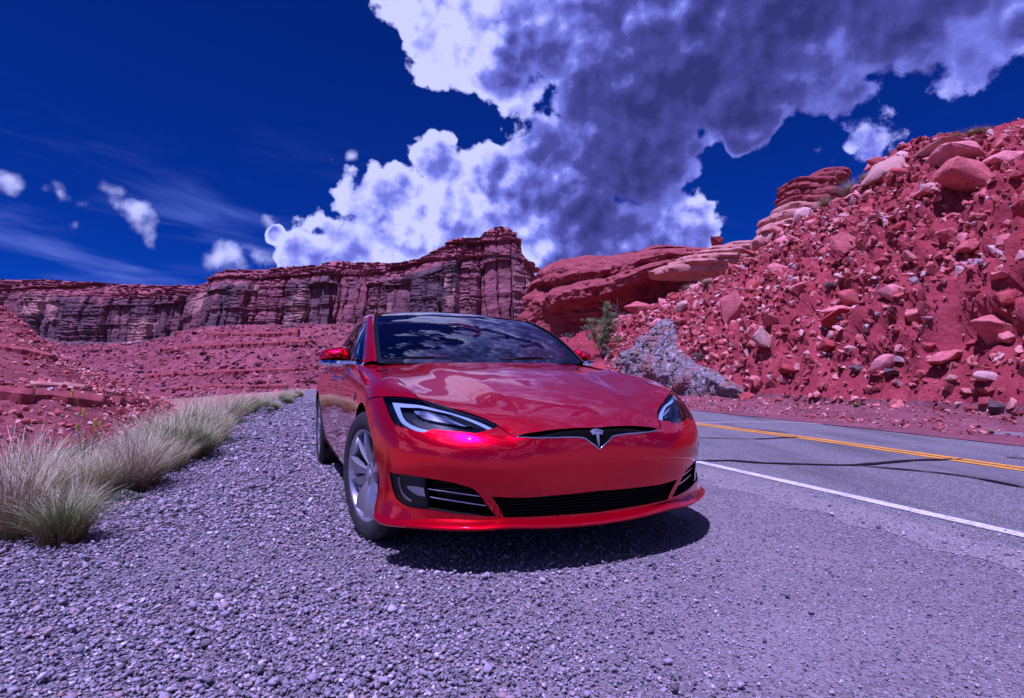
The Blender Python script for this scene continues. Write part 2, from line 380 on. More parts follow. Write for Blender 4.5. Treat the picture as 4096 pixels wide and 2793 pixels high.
    def rock_mat(name, cols, scale, bump, bdist, rnd=0.0, varnish=None):
        m = material(name, cols[1], 0.9, spec=0.25); g = NT(m.node_tree); P = coords(g)
        mp = g.new('ShaderNodeMapping'); g.put(mp.inputs[0], P); mp.inputs['Scale'].default_value = (1, 1, 3.2)
        strata = g.noise(mp.outputs[0], scale, 6, 0.65, 0.3); f = g.noise(P, scale * 6, 5, 0.65)
        col = g.ramp(g.m('ADD', g.m('MULTIPLY', strata, 0.6), g.m('MULTIPLY', f, 0.4)), [(0.33, cols[0]), (0.5, cols[1]), (0.68, cols[2])])
        if rnd:
            oi = g.new('ShaderNodeObjectInfo'); k = g.mapr(oi.outputs['Random'], 0, 1, 1 - rnd, 1 + rnd)
            hs = g.new('ShaderNodeHueSaturation'); g.put(hs.inputs['Color'], col); g.put(hs.inputs['Value'], k); g.put(hs.inputs['Saturation'], g.mapr(oi.outputs['Random'], 0, 1, 1.1, 0.8)); col = hs.outputs[0]
        if varnish: col = varnish(g, P, col)
        g.put(bsdf(m).inputs['Base Color'], col); add_bump(g, m, g.m('ADD', strata, g.m('MULTIPLY', f, 0.5)), bump, bdist); return m
    rock_mat('red_rock', ((0.329, 0.057, 0.059), (0.511, 0.106, 0.108), (0.670, 0.184, 0.184)), 2.2, 0.55, 0.06, 0.28)
    rock_mat('pale_rock', ((0.356, 0.158, 0.124), (0.497, 0.257, 0.217), (0.605, 0.366, 0.331)), 2.2, 0.5, 0.06, 0.15)
    rock_mat('dark_rock', ((0.07, 0.045, 0.05), (0.12, 0.08, 0.085), (0.19, 0.13, 0.13)), 2.0, 0.5, 0.05, 0.2)
    rock_mat('strata_rock', ((0.133, 0.026, 0.034), (0.265, 0.053, 0.058), (0.445, 0.123, 0.124)), 0.9, 0.7, 0.12)
    rock_mat('ledge_rock', ((0.319, 0.122, 0.098), (0.468, 0.206, 0.171), (0.574, 0.309, 0.274)), 0.9, 0.7, 0.12)
    def lichen(g, P, col):
        w = g.noise(P, 7, 5, 0.7); o = g.noise(P, 3.1, 4, 0.65)
        col = g.mix(g.smooth(w, 0.52, 0.66), col, (0.55, 0.52, 0.54)); col = g.mix(g.m('MULTIPLY', g.smooth(o, 0.54, 0.66), 0.8), col, (0.34, 0.17, 0.05))
        return g.mix(g.m('MULTIPLY', g.smooth(g.noise(P, 0.9, 4, 0.6), 0.52, 0.62), 0.7), col, (0.30, 0.085, 0.075))
    rock_mat('conglomerate', ((0.075, 0.062, 0.072), (0.25, 0.20, 0.215), (0.42, 0.36, 0.375)), 5.5, 1.0, 0.10, varnish=lichen)
    def desert_varnish(g, P, col):
        mp = g.new('ShaderNodeMapping'); g.put(mp.inputs[0], P); mp.inputs['Scale'].default_value = (0.20, 0.20, 0.022)
        s = g.noise(mp.outputs[0], 1.0, 6, 0.62, 0.5); big = g.noise(P, 0.05, 4, 0.6)
        at_ = g.new('ShaderNodeAttribute'); at_.attribute_name = 'wall'; k = g.m('MULTIPLY', g.smooth(g.m('ADD', g.m('MULTIPLY', s, 0.75), g.m('MULTIPLY', big, 0.45)), 0.40, 0.58), at_.outputs['Fac'])
        scar = g.m('MULTIPLY', g.smooth(g.noise(P, 0.085, 5, 0.6), 0.56, 0.64), at_.outputs['Fac'])
        col = g.mix(g.m('MULTIPLY', k, 0.68), col, g.mix(g.noise(P, 0.5, 4, 0.6), (0.050, 0.032, 0.044), (0.14, 0.088, 0.098)))
        return g.mix(g.m('MULTIPLY', scar, 0.65), col, (0.46, 0.25, 0.22))
    rock_mat('cliff_rock', ((0.152, 0.044, 0.058), (0.279, 0.085, 0.104), (0.469, 0.162, 0.185)), 0.11, 1.0, 1.0, varnish=desert_varnish)
    # pebbles, grass, leaves
    m = material('pebble', (0.3, 0.28, 0.28), 0.85, spec=0.3); g = NT(m.node_tree); oi = g.new('ShaderNodeObjectInfo')
    col = g.ramp(oi.outputs['Random'], [(0.0, (0.064, 0.057, 0.071)), (0.25, (0.153, 0.139, 0.172)), (0.5, (0.255, 0.230, 0.280)), (0.75, (0.358, 0.316, 0.382)), (0.86, (0.358, 0.205, 0.204)), (0.93, (0.486, 0.435, 0.490)), (1.0, (0.690, 0.629, 0.687))])
    g.put(bsdf(m).inputs['Base Color'], g.mix(g.m('MULTIPLY', g.noise(coords(g), 3.0, 3, 0.6), 0.5), col, (0.22, 0.20, 0.20)))
    m = material('debris', (0.33, 0.12, 0.09), 0.92, spec=0.2); g = NT(m.node_tree); oi = g.new('ShaderNodeObjectInfo')
    g.put(bsdf(m).inputs['Base Color'], g.ramp(oi.outputs['Random'], [(0, (0.17, 0.034, 0.038)), (0.35, (0.36, 0.075, 0.074)), (0.62, (0.52, 0.15, 0.14)), (0.82, (0.62, 0.27, 0.24)), (0.93, (0.60, 0.36, 0.33)), (1.0, (0.34, 0.28, 0.32))]))
    m = material('far_debris', (0.33, 0.14, 0.1), 0.92, spec=0.2); g = NT(m.node_tree); oi = g.new('ShaderNodeObjectInfo')
    g.put(bsdf(m).inputs['Base Color'], g.ramp(oi.outputs['Random'], [(0, (0.044, 0.027, 0.045)), (0.14, (0.122, 0.038, 0.050)), (0.4, (0.288, 0.081, 0.096)), (1.0, (0.419, 0.162, 0.175))]))
    def blade(name, base, mid, tip, h):
        m = material(name, mid, 0.75, spec=0.2); g = NT(m.node_tree); P = g.new('ShaderNodeSeparateXYZ'); g.put(P.inputs[0], coords(g))
        at_ = g.new('ShaderNodeAttribute'); at_.attribute_name = 'blade'
        col = g.ramp(g.m('DIVIDE', P.outputs[2], h), [(0.0, base), (0.35, mid), (0.9, tip)])
        hs = g.new('ShaderNodeHueSaturation'); g.put(hs.inputs['Color'], col); g.put(hs.inputs['Value'], g.mapr(at_.outputs['Fac'], 0, 1, 0.6, 1.3)); g.put(bsdf(m).inputs['Base Color'], hs.outputs[0])
    blade('straw_grass', (0.24, 0.18, 0.08), (0.40, 0.38, 0.20), (0.70, 0.66, 0.43), 0.52)
    blade('green_grass', (0.24, 0.16, 0.06), (0.24, 0.28, 0.12), (0.58, 0.59, 0.36), 0.42)
    blade('dry_grass', (0.20, 0.11, 0.05), (0.36, 0.28, 0.17), (0.60, 0.52, 0.38), 0.5)
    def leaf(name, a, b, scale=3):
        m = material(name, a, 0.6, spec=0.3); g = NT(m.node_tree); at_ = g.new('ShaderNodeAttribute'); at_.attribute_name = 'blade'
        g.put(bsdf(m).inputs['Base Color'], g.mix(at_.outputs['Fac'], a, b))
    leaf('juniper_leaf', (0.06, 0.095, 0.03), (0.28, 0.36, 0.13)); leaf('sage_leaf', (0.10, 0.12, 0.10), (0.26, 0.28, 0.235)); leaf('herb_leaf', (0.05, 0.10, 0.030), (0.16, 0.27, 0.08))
    material('bark', (0.13, 0.10, 0.085), 0.9); material('dead_wood', (0.26, 0.22, 0.19), 0.9); material('flower_yellow', (0.62, 0.50, 0.03), 0.6); material('stem_green', (0.12, 0.16, 0.06), 0.7)
    material('sign_yellow', (0.65, 0.33, 0.01), 0.5)
setting_materials()

# ------------------------------------------------------------------ instancing of loose stones (masses nobody could count)
def stone_mesh(name, seed, n=14, flat=0.7, mat='pebble', sub=0, rough=0.0):
    r = random.Random(seed); bm = bmesh.new()
    for _ in range(n):
        v = Vector((r.gauss(0, 1), r.gauss(0, 1), r.gauss(0, 1))).normalized() * r.uniform(.82, 1.0); bm.verts.new((v.x, v.y * r.uniform(.78, .95), v.z * flat))
    bmesh.ops.convex_hull(bm, input=bm.verts)
    for v in [v for v in bm.verts if not v.link_faces]: bm.verts.remove(v)
    if sub:
        bmesh.ops.bevel(bm, geom=list(bm.edges), offset=.05, segments=1, affect='EDGES', clamp_overlap=True)
        bmesh.ops.triangulate(bm, faces=list(bm.faces))
        for _ in range(sub): bmesh.ops.subdivide_edges(bm, edges=[e for e in bm.edges if e.calc_length() > .22], cuts=1, use_grid_fill=False)
        bmesh.ops.triangulate(bm, faces=list(bm.faces))
        if rough:
            off = Vector((seed * 3.1, seed * 1.7, 0))
            for v in bm.verts:
                p = v.co * 2.1 + off; q = v.co * 6.0 + off
                lay = math.sin(v.co.z * 17 + 2.0 * noise.noise(v.co * 1.7 + off))
                v.co += v.co.normalized() * (rough * noise.noise(p) + rough * .35 * noise.noise(q) + rough * .14 * lay)
    me = bpy.data.meshes.new(name); bm.to_mesh(me); bm.free()
    if sub: me.polygons.foreach_set('use_smooth', [True] * len(me.polygons)); me.set_sharp_from_angle(angle=rad(32))
    me.materials.append(MATS[mat]); return me
def instancer(name, P, R, S, I, meshes, label, cat):
    src = bpy.data.collections.new(name + '_source')
    for k, me in enumerate(meshes):
        o = bpy.data.objects.new(f'{name}_grain_{k:02d}', me); src.objects.link(o)
    me = bpy.data.meshes.new(name); me.from_pydata([tuple(p) for p in P], [], [])
    for nm, tp, data, key in (('rot', 'FLOAT_VECTOR', R, 'vector'), ('scl', 'FLOAT_VECTOR', S, 'vector'), ('idx', 'INT', I, 'value')):
        a = me.attributes.new(nm, tp, 'POINT'); a.data.foreach_set(key, np.asarray(data, dtype=np.int32 if tp == 'INT' else np.float32).ravel())
    o = bpy.data.objects.new(name, me); COL.objects.link(o)
    ng = bpy.data.node_groups.new(name, 'GeometryNodeTree'); ng.interface.new_socket('Geometry', in_out='INPUT', socket_type='NodeSocketGeometry'); ng.interface.new_socket('Geometry', in_out='OUTPUT', socket_type='NodeSocketGeometry')
    N = ng.nodes; L = ng.links; gi = N.new('NodeGroupInput'); go = N.new('NodeGroupOutput'); ci = N.new('GeometryNodeCollectionInfo'); ci.inputs[0].default_value = src; ci.inputs['Separate Children'].default_value = True; ci.inputs['Reset Children'].default_value = True
    ip = N.new('GeometryNodeInstanceOnPoints'); ip.inputs['Pick Instance'].default_value = True
    def att(nm, tp):
        n = N.new('GeometryNodeInputNamedAttribute'); n.data_type = tp; n.inputs[0].default_value = nm; return n.outputs[0]
    e2r = N.new('FunctionNodeEulerToRotation'); L.new(att('rot', 'FLOAT_VECTOR'), e2r.inputs[0])
    L.new(gi.outputs[0], ip.inputs['Points']); L.new(ci.outputs[0], ip.inputs['Instance']); L.new(att('idx', 'INT'), ip.inputs['Instance Index']); L.new(e2r.outputs[0], ip.inputs['Rotation']); L.new(att('scl', 'FLOAT_VECTOR'), ip.inputs['Scale']); L.new(ip.outputs[0], go.inputs[0])
    md = o.modifiers.new('scatter', 'NODES'); md.node_group = ng
    tag(o, label, cat, kind='stuff'); return o
# ================================================================== ground, road, shoulder
EDGE_L = [(-2.2, -3), (-2.35, 1.5), (-2.45, 2.9), (-2.75, 4.0), (-3.15, 5.6), (-3.9, 7.9), (-5.0, 10.6), (-6.3, 14.3), (-8.2, 21), (-11.0, 30), (-16, 42)]
def edge_x(y): return float(np.interp(y, [e[1] for e in EDGE_L], [e[0] for e in EDGE_L]))
def ground_z(x, y):
    d = edge_x(y) - x                                  # metres beyond the shoulder edge
    if y > 42: d = max(d, (y - 42) * .5)
    if d <= 0: return 0.0
    floor_ = 2.4 + 6.8 * min(1, max(0, (y - 40) / 50))
    return -min(floor_, .18 * d + .05 * d * d)
def build_ground():
    xs = np.unique(np.concatenate([np.arange(-14, 14, .25), np.linspace(-14, -900, 26), np.linspace(14, 900, 26)])); ys = np.unique(np.concatenate([np.arange(-6, 24, .3), np.arange(24, 60, 1.2), np.linspace(60, 2500, 26), [-60, -200]]))
    V = []; 
    for x in xs:
        for y in ys:
            z = ground_z(x, y)
            if z < 0: z += .12 * nz((x, y, 0), .5) * min(1, -z * 3)
            else: pass
            V.append((x, y, z))
    n = len(ys); F = [(i * n + j, (i + 1) * n + j, (i + 1) * n + j + 1, i * n + j + 1) for i in range(len(xs) - 1) for j in range(n - 1)]
    o = link('ground', mesh_from('ground', V, F), 'gravel_floor'); tag(o, kind='structure'); o.data.materials.append(MATS['valley_floor'])
    idx = [1 if (sum(V[k][2] for k in f) / 4 < -.10 or V[f[0]][1] > 46 or abs(V[f[0]][0]) > 13) else 0 for f in F]
    o.data.polygons.foreach_set('material_index', idx)
build_ground()
W_LINE = [(3.45, 1.3), (3.1, 2.25), (2.772, 3.166), (2.358, 4.393), (1.86, 5.839), (1.30, 7.6), (.62, 10.2), (-.6, 14), (-2.6, 19), (-5.6, 25), (-9.5, 32)]
Y_LINE = [(5.6, 1.6), (5.15, 3.4), (4.642, 5.272), (4.078, 7.561), (3.268, 10.148), (2.15, 14), (.3, 19), (-2.6, 25), (-6.5, 32)]
FAR_E = [(7.35, 2.3), (6.75, 4.6), (6.155, 6.974), (5.567, 9.544), (4.357, 14.172), (2.6, 19.5), (-.2, 26), (-4.2, 33)]
NEAR_E = [(2.55, .6), (2.35, 2.2), (2.05, 3.3), (1.70, 4.4), (1.30, 5.7), (.75, 7.5), (.1, 10), (-1.1, 14), (-3.1, 19), (-6.1, 25), (-10, 32)]
def strip(name, A, B, z, mat, n=120, jit=0.0, m=2, seed=0):
    a = spline(np.array(A), n); b = spline(np.array(B), n); rows = []
    for i in range(n):
        ja = jit * nz((a[i][0] * 3, a[i][1] * 3, seed), 1.0, 5) if jit else 0
        p = np.array([a[i][0] + ja, a[i][1], z]); q = np.array([b[i][0], b[i][1], z]); rows.append([p + (q - p) * k for k in np.linspace(0, 1, m)])
    return MB().grid(rows).build(name, mat)
def line(name, C, w, z, mat, n=160, off=0.0):
    c = spline(np.array(C), n); t = np.gradient(c, axis=0); nn = np.stack([-t[:, 1], t[:, 0]], 1); nn /= np.linalg.norm(nn, axis=1, keepdims=True)
    wj = np.array([w / 2 * (1 + .10 * nz((p[0] * 9, p[1] * 9, w), 1, 3)) for p in c])[:, None]
    a = c + nn * (off - wj); b = c + nn * (off + wj); L3 = lambda q: np.concatenate([q, np.full((len(q), 1), z)], 1)
    return MB().grid(np.stack([L3(a), L3(b)], 1)).build(name, mat)
road = tag(strip('road', NEAR_E, FAR_E, .003, 'asphalt', 200, .16, 24), kind='structure')
_a = road.data.attributes.new('worn_edge', 'FLOAT', 'POINT'); _a.data.foreach_set('value', np.tile(np.clip(1.15 - np.linspace(0, 1, 24) * 7.5, 0, 1), 200).astype(np.float32))
line('edge_line', W_LINE, .105, .008, 'white_paint').parent = road
line('centre_line', Y_LINE, .085, .008, 'yellow_paint', off=-.075).parent = road
line('centre_line', Y_LINE, .085, .008, 'yellow_paint', off=.075).parent = road
def gpath(px): return [tuple(ground_at(*p)[:2]) for p in px]
line('far_edge_line', gpath([(2700, 1694), (2790, 1692.5), (2900, 1691), (3050, 1690), (3180, 1692), (3290, 1699)]), .07, .008, 'white_paint').parent = road
def tar(px, w):
    c = spline(np.array(gpath(px)), 60); t = np.gradient(c, axis=0); nn = np.stack([-t[:, 1], t[:, 0]], 1); nn /= np.linalg.norm(nn, axis=1, keepdims=True) + 1e-9
    ww = np.array([w * (0.55 + .9 * abs(nz((p[0] * 2.2, p[1] * 2.2, w * 9), 1, 3))) * min(1, 8 * min(i, 59 - i) / 59 + .15) for i, p in enumerate(c)])[:, None]
    L3 = lambda q: np.concatenate([q, np.full((len(q), 1), .012)], 1)
    o = MB().grid(np.stack([L3(c - nn * ww), L3(c + nn * ww)], 1)).build('tar_seam', 'tar'); o.parent = road
tar([(2700, 1846), (2880, 1846), (2930, 1846), (3000, 1852), (3200, 1860), (3400, 1864), (3500, 1858), (3590, 1850), (3650, 1845), (3760, 1842), (3860, 1839)], .045)
tar([(3400, 1864), (3500, 1872), (3700, 1890), (3850, 1908), (4000, 1935), (4120, 1960)], .032)
tar([(2700, 1752), (2800, 1754), (2950, 1757), (3060, 1758), (3120, 1754), (3220, 1752)], .030)
tar([(2930, 1716), (3000, 1720), (3100, 1728), (3160, 1734)], .02); tar([(4020, 1832), (4096, 1838), (4180, 1842)], .03)

# loose gravel of the pull-out: thousands of stones, largest and thickest on the left
def gravel():
    def dens(x, y):
        road_d = np.interp(y, [p[1] for p in NEAR_E], [p[0] for p in NEAR_E]) - x
        k = np.clip((0.75 - x + .10 * y) / 1.5, 0, 1) * 1.15 + .12
        wob = np.array([noise.noise(Vector((a * 1.3, b * 1.3, 2))) for a, b in zip(x, y)]); pk = np.clip((x + 1.9 - .1 * y + .8 * wob) / 1.3, 0, 1) * np.clip((y - 1.5 + .9 * wob) / 1.7, 0, 1)   # packed by wheels near the car
        k = k * (1 - .55 * pk)
        return np.where(road_d < .05, np.clip(.22 + road_d * .3, .03, .22), k), road_d
    P, S = [], []
    for (y0, y1, sp, r0, r1, hw) in ((.95, 2.2, .0124, .0052, .0125, 1.0), (2.2, 3.6, .0150, .0058, .0145, 1.0), (3.6, 6.0, .0225, .008, .018, 1.0), (6.0, 11, .042, .012, .027, .9), (11, 22, .085, .016, .035, .8)):
        xl = -min(1.0 * y1 + .3, 12); xr = 1.0 * y1 + .3
        n = int((xr - xl) * (y1 - y0) / sp ** 2); x = RNG.uniform(xl, xr, n); y = RNG.uniform(y0, y1, n)
        d, rd = dens(x, y); ex = np.interp(y, [e[1] for e in EDGE_L], [e[0] for e in EDGE_L])
        patch = np.array([noise.noise(Vector((a * .9, b * .9, 5))) for a, b in zip(x, y)]); d = d * np.clip(.9 + .8 * patch, .25, 1.25)
        k = (RNG.random(n) < d) & (np.abs(x) < y * .93 + .25) & (x > ex - .6) & (rd > -.75)
        x, y, d = x[k], y[k], d[k]; r = r0 + (r1 - r0) * RNG.random(len(x)) ** 1.8; r *= np.where(RNG.random(len(x)) < .05, RNG.uniform(1.3, 2.0, len(x)), 1.0) * (1.12 - .10 * np.clip((2.6 - y) / 1.6, 0, 1)) * np.clip(.62 + .4 * d, .62, 1)
        P.append(np.stack([x, y, r * RNG.uniform(.1, 1.15, len(x))], 1)); S.append(np.stack([r, r * RNG.uniform(.75, 1.1, len(x)), r * RNG.uniform(.7, 1.0, len(x))], 1))
    for (y0, y1, sp, r0, r1) in ((1.0, 2.6, .0155, .0028, .0065), (2.6, 4.6, .024, .004, .0085)):      # fine chippings over the packed right half
        n = int((2.2 * y1) * (y1 - y0) / sp ** 2); x = RNG.uniform(-.9, 1.0 * y1 + .2, n); y = RNG.uniform(y0, y1, n); d, rd = dens(x, y)
        k = (x < y * .93 + .2) & (rd > -.9) & (RNG.random(n) < np.clip(.8 + rd * .85, .05, .8)); x, y = x[k], y[k]; r = r0 + (r1 - r0) * RNG.random(len(x)) ** 2
        P.append(np.stack([x, y, r * .4], 1)); S.append(np.stack([r, r * .9, r * .8], 1))
    P = np.concatenate(P); S = np.concatenate(S)
    R = np.stack([RNG.uniform(-.5, .5, len(P)), RNG.uniform(-.5, .5, len(P)), RNG.uniform(0, 6.3, len(P))], 1)
    print('GRAVEL', len(P))
    ms = [stone_mesh(f'pebble_{k}', 40 + k, 16, .62) for k in range(8)]
    for m in ms: m.polygons.foreach_set('use_smooth', [True] * len(m.polygons))
    instancer('gravel', P, R, S, RNG.integers(0, 8, len(P)), ms, 'grey and lilac loose gravel stones covering the pull-out', 'gravel')
gravel()
# ================================================================== the rubble slope above the road
TOE = [(11.2, 1.5), (9.7, 6.2), (8.6, 10.0), (7.7, 13.2), (6.9, 16.2), (6.1, 19.2), (5.0, 22.5), (3.4, 27), (.8, 33), (-3, 40)]
CREST = [(5200, 250, 15), (4400, 350, 16.5), (4096, 470, 18), (3640, 570, 22), (3440, 750, 26), (3200, 880, 29.5), (2960, 1065, 33), (2720, 1185, 37), (2470, 1300, 44), (2230, 1370, 54)]
def build_slope():
    n = 320; m = 120
    toe = spline([(a, b, 0) for a, b in TOE], n); cr = spline([tuple(at(*c)) for c in CREST], n)
    G = np.zeros((n, m, 3)); 
    for j in range(m):
        t = j / (m - 1) * 1.35
        if t <= 1:
            e = t + .16 * math.sin(math.pi * t) * (1 - t)                # steeper foot, easing towards the top
            P = toe + (cr - toe) * np.array([t, t, 0]) ; P[:, 2] = cr[:, 2] * (e * .97 + .03 * math.sin(3.14 * t)); 
        else:
            k = t - 1; P = cr + (cr - toe) * np.array([k, k, 0]); P[:, 2] = cr[:, 2] * (1 - .35 * k) 
        G[:, j] = P
    T = np.gradient(G, axis=0); U = np.gradient(G, axis=1); N = np.cross(U, T); N /= np.linalg.norm(N, axis=2, keepdims=True) + 1e-9
    N *= np.sign(N[:, :, 2:3] + 1e-9)
    for i in range(n):
        for j in range(m):
            p = G[i, j]; t = j / (m - 1) * 1.35; k = min(1, t * 7) * min(1, max(0, (1.0 - t) * 6 + .3))
            d = .50 * nz(p, .35, 3) + .34 * (1 - 2 * abs(nz(p + 7, .9, 4))) + .20 * abs(nz(p + 3, 2.6, 3))
            G[i, j] = p + N[i, j] * d * k - np.array([0, 0, .05 if t < .03 else 0])
    o = MB().grid(G).build('rubble_slope', 'red_soil'); tag(o, kind='structure')
    o.data.materials.append(MATS['toe_dirt']); o.data.polygons.foreach_set('material_index', [1 if f.index % (m - 1) < 2 else 0 for f in o.data.polygons])
    return o, G
slope, SG = build_slope()
def bvh_of(o): return BVHTree.FromPolygons([tuple(v.co) for v in o.data.vertices], [tuple(p.vertices) for p in o.data.polygons])
slope_bvh = bvh_of(slope)
# dirt verge between the asphalt and the foot of the slope
vt = spline([(a + .9, b + .3) for a, b in TOE], 150); ve = spline([(a - .02, b) for a, b in FAR_E] + [(-9, 40)], 150)
rows = []
for i in range(150):
    rows.append([np.array([*(ve[i] + (vt[i] - ve[i]) * k), .012 + .22 * k * k + .05 * nz((*(ve[i] + (vt[i] - ve[i]) * k), 1), .9) * min(1, 4 * k)]) for k in np.linspace(-.03, 1, 14)])
verge = tag(MB().grid(rows).build('verge', 'toe_dirt'), kind='structure'); verge_bvh = bvh_of(verge)
def on_slope(px, py):
    for k in range(40):                                       # a point above the skyline slides down to the crest
        d = Vector(ray(px, py + 8 * k)).normalized()
        for b in (slope_bvh, verge_bvh):
            loc, nor, *_ = b.ray_cast(Vector(CAM), d)
            if loc is not None: return np.array(loc), np.array(nor if nor.z > 0 else -nor)
    return at(px, py, 25), np.array([0, 0, 1.0])
# ---- boulders one can tell apart: pixel of the middle, width and height in the photograph, kind, tilt, description
big_meshes = [stone_mesh(f'boulder_{k}', 200 + k, 12, .72, 'red_rock', 3, .07) for k in range(7)]
flat_meshes = [stone_mesh(f'slab_{k}', 260 + k, 12, .42, 'red_rock', 3, .06) for k in range(4)]
def rock_copy(me, mat):
    k = me.name + mat
    if k not in bpy.data.meshes:
        c = me.copy(); c.name = k; c.materials.clear(); c.materials.append(MATS[mat])
        return c
    return bpy.data.meshes[k]
def boulder(px, py, w, h, me, mat, tilt, label, group='boulders on the rubble slope', name='boulder', sink=.1, pos=None):
    if pos is None: p, n = on_slope(px, py)
    else: p, n = pos
    D = p[1]; ww = w / FPX * D / 2; hh = h / FPX * D / 2; flat = .72 if me in big_meshes else .42
    o = link(name, rock_copy(me, mat)); o.location = p + n * hh * (.55 - sink); o.scale = (ww * 1.05, ww * .95, hh / flat * 1.02)
    o.rotation_euler = (rad(tilt[0]), rad(tilt[1]), rad(tilt[2])); tag(o, label, 'boulder' if name == 'boulder' else 'rock', group); return o
BOULDERS = [
 (3905, 750, 400, 250, big_meshes[0], 'red_rock', (8, -6, 20), 'largest angular red boulder high on the right of the slope'),
 (4070, 840, 170, 160, big_meshes[1], 'red_rock', (0, 8, 70), 'blocky red boulder at the frame edge touching the largest boulder'),
 (3850, 640, 320, 110, flat_meshes[0], 'red_rock', (12, 10, 40), 'broad pink slab just above the largest boulder'),
 (4030, 650, 190, 80, flat_meshes[1], 'red_rock', (5, -12, 10), 'tilted flat slab near the top right of the slope'),
 (3740, 605, 300, 70, flat_meshes[2], 'pale_rock', (0, 8, 5), 'smooth pale slab capping the slope crest'),
 (3560, 690, 270, 90, flat_meshes[3], 'pale_rock', (4, -34, 12), 'long pale rounded slab dipping left along the crest'),
 (3355, 1295, 225, 150, big_meshes[2], 'red_rock', (-14, 4, 60), 'wedge shaped red boulder in the middle of the slope'),
 (3370, 1255, 200, 60, flat_meshes[1], 'red_rock', (6, -6, 30), 'thin layered slab resting on the wedge shaped boulder'),
 (3668, 1275, 165, 120, big_meshes[3], 'red_rock', (6, -24, 15), 'overhanging orange red boulder with deep shadow beneath it'),
 (3065, 1365, 125, 105, big_meshes[4], 'pale_rock', (0, 6, 80), 'pale pink blocky boulder left of the wedge shaped boulder'),
 (2930, 1280, 165, 190, big_meshes[5], 'red_rock', (4, -42, 25), 'steeply leaning red boulder at the left of the slope'),
 (2572, 1240, 135, 80, big_meshes[6], 'red_rock', (0, 0, 10), 'rounded orange boulder above the grey outcrop'),
 (2665, 1215, 65, 80, big_meshes[1], 'red_rock', (0, 20, 50), 'upright orange boulder right of the rounded boulder'),
 (2700, 1185, 50, 45, big_meshes[3], 'red_rock', (0, 0, 90), 'small rounded boulder perched behind the upright one'),
 (2745, 1228, 70, 62, big_meshes[0], 'pale_rock', (0, 15, 130), 'pale pink rounded boulder above the leaning boulder'),
 (2595, 1310, 45, 40, big_meshes[2], 'pale_rock', (0, 0, 30), 'whitish round boulder beside the grey outcrop top'),
 (2470, 1270, 110, 50, flat_meshes[2], 'pale_rock', (0, -8, 20), 'white flat rock just right of the juniper crown'),
 (3990, 1350, 270, 150, big_meshes[6], 'red_rock', (0, 10, 20), 'smooth rounded red boulder at the right edge, half buried'),
 (4075, 990, 80, 160, big_meshes[5], 'red_rock', (0, 0, 0), 'tall red boulder cut by the right frame edge'),
 (4020, 1190, 120, 80, flat_meshes[0], 'red_rock', (10, -26, 30), 'tilted purple red slab near the right frame edge'),
 (3990, 1105, 90, 60, big_meshes[2], 'red_rock', (0, 0, 60), 'dark red angular rock above the tilted purple slab'),
 (3400, 985, 150, 110, big_meshes[4], 'red_rock', (10, 0, 40), 'dark red shadowed block in the upper middle of the slope'),
 (3480, 980, 110, 80, flat_meshes[3], 'red_rock', (0, -12, 50), 'layered slab leaning on the dark red block'),
 (3655, 1030, 75, 60, big_meshes[0], 'red_rock', (0, 20, 10), 'pinkish cube of rock right of centre of the slope'),
 (3790, 950, 90, 75, big_meshes[3], 'red_rock', (0, -10, 15), 'blocky red stone below the largest boulder'),
 (3860, 1000, 120, 60, flat_meshes[1], 'red_rock', (0, -22, 35), 'flat leaning stone at the lower right of the largest boulder'),
 (3185, 1150, 100, 75, flat_meshes[2], 'red_rock', (0, 0, 10), 'layered overhanging slab above the pale blocky boulder'),
 (3445, 1370, 60, 60, big_meshes[5], 'red_rock', (0, 18, 40), 'pink stone at the lower right of the wedge shaped boulder'),
 (3400, 1400, 55, 40, big_meshes[6], 'pale_rock', (0, 0, 0), 'pale stone under the tip of the wedge shaped boulder'),
 (3710, 1380, 70, 60, big_meshes[1], 'red_rock', (0, 10, 10), 'fallen block under the overhanging orange red boulder'),
 (3950, 1515, 110, 60, flat_meshes[0], 'pale_rock', (0, 6, 0), 'pale pink slab low on the right of the slope'),
 (4000, 1640, 110, 75, big_meshes[6], 'dark_rock', (0, 0, 30), 'dark purple round boulder at the slope foot on the right'),
 (3815, 1518, 70, 40, flat_meshes[3], 'pale_rock', (0, -8, 10), 'pale flat stone left of the pink slab near the foot'),
 (3560, 1495, 80, 55, big_meshes[2], 'dark_rock', (0, 0, 70), 'purplish rounded stone low in the middle of the slope'),
 (3430, 1478, 70, 36, flat_meshes[1], 'dark_rock', (0, 0, 20), 'flat mauve stone above the slope foot'),
 (3160, 1490, 120, 50, flat_meshes[0], 'red_rock', (0, 10, 40), 'broad flat red stone near the lower left foot'),
 (2995, 1590, 80, 40, big_meshes[4], 'red_rock', (0, 0, 0), 'red lump of rock at the road end of the grey outcrop'),
 (2750, 1598, 50, 30, flat_meshes[2], 'red_rock', (0, 14, 10), 'wedge of red stone standing at the road edge behind the car'),
 (3120, 870, 80, 60, big_meshes[0], 'red_rock', (0, 0, 10), 'red block at the foot of the layered outcrop'),
 (3220, 850, 110, 80, flat_meshes[3], 'pale_rock', (0, -40, 20), 'tall smooth orange slab beside the layered outcrop'),
]
for b in BOULDERS: boulder(*b)
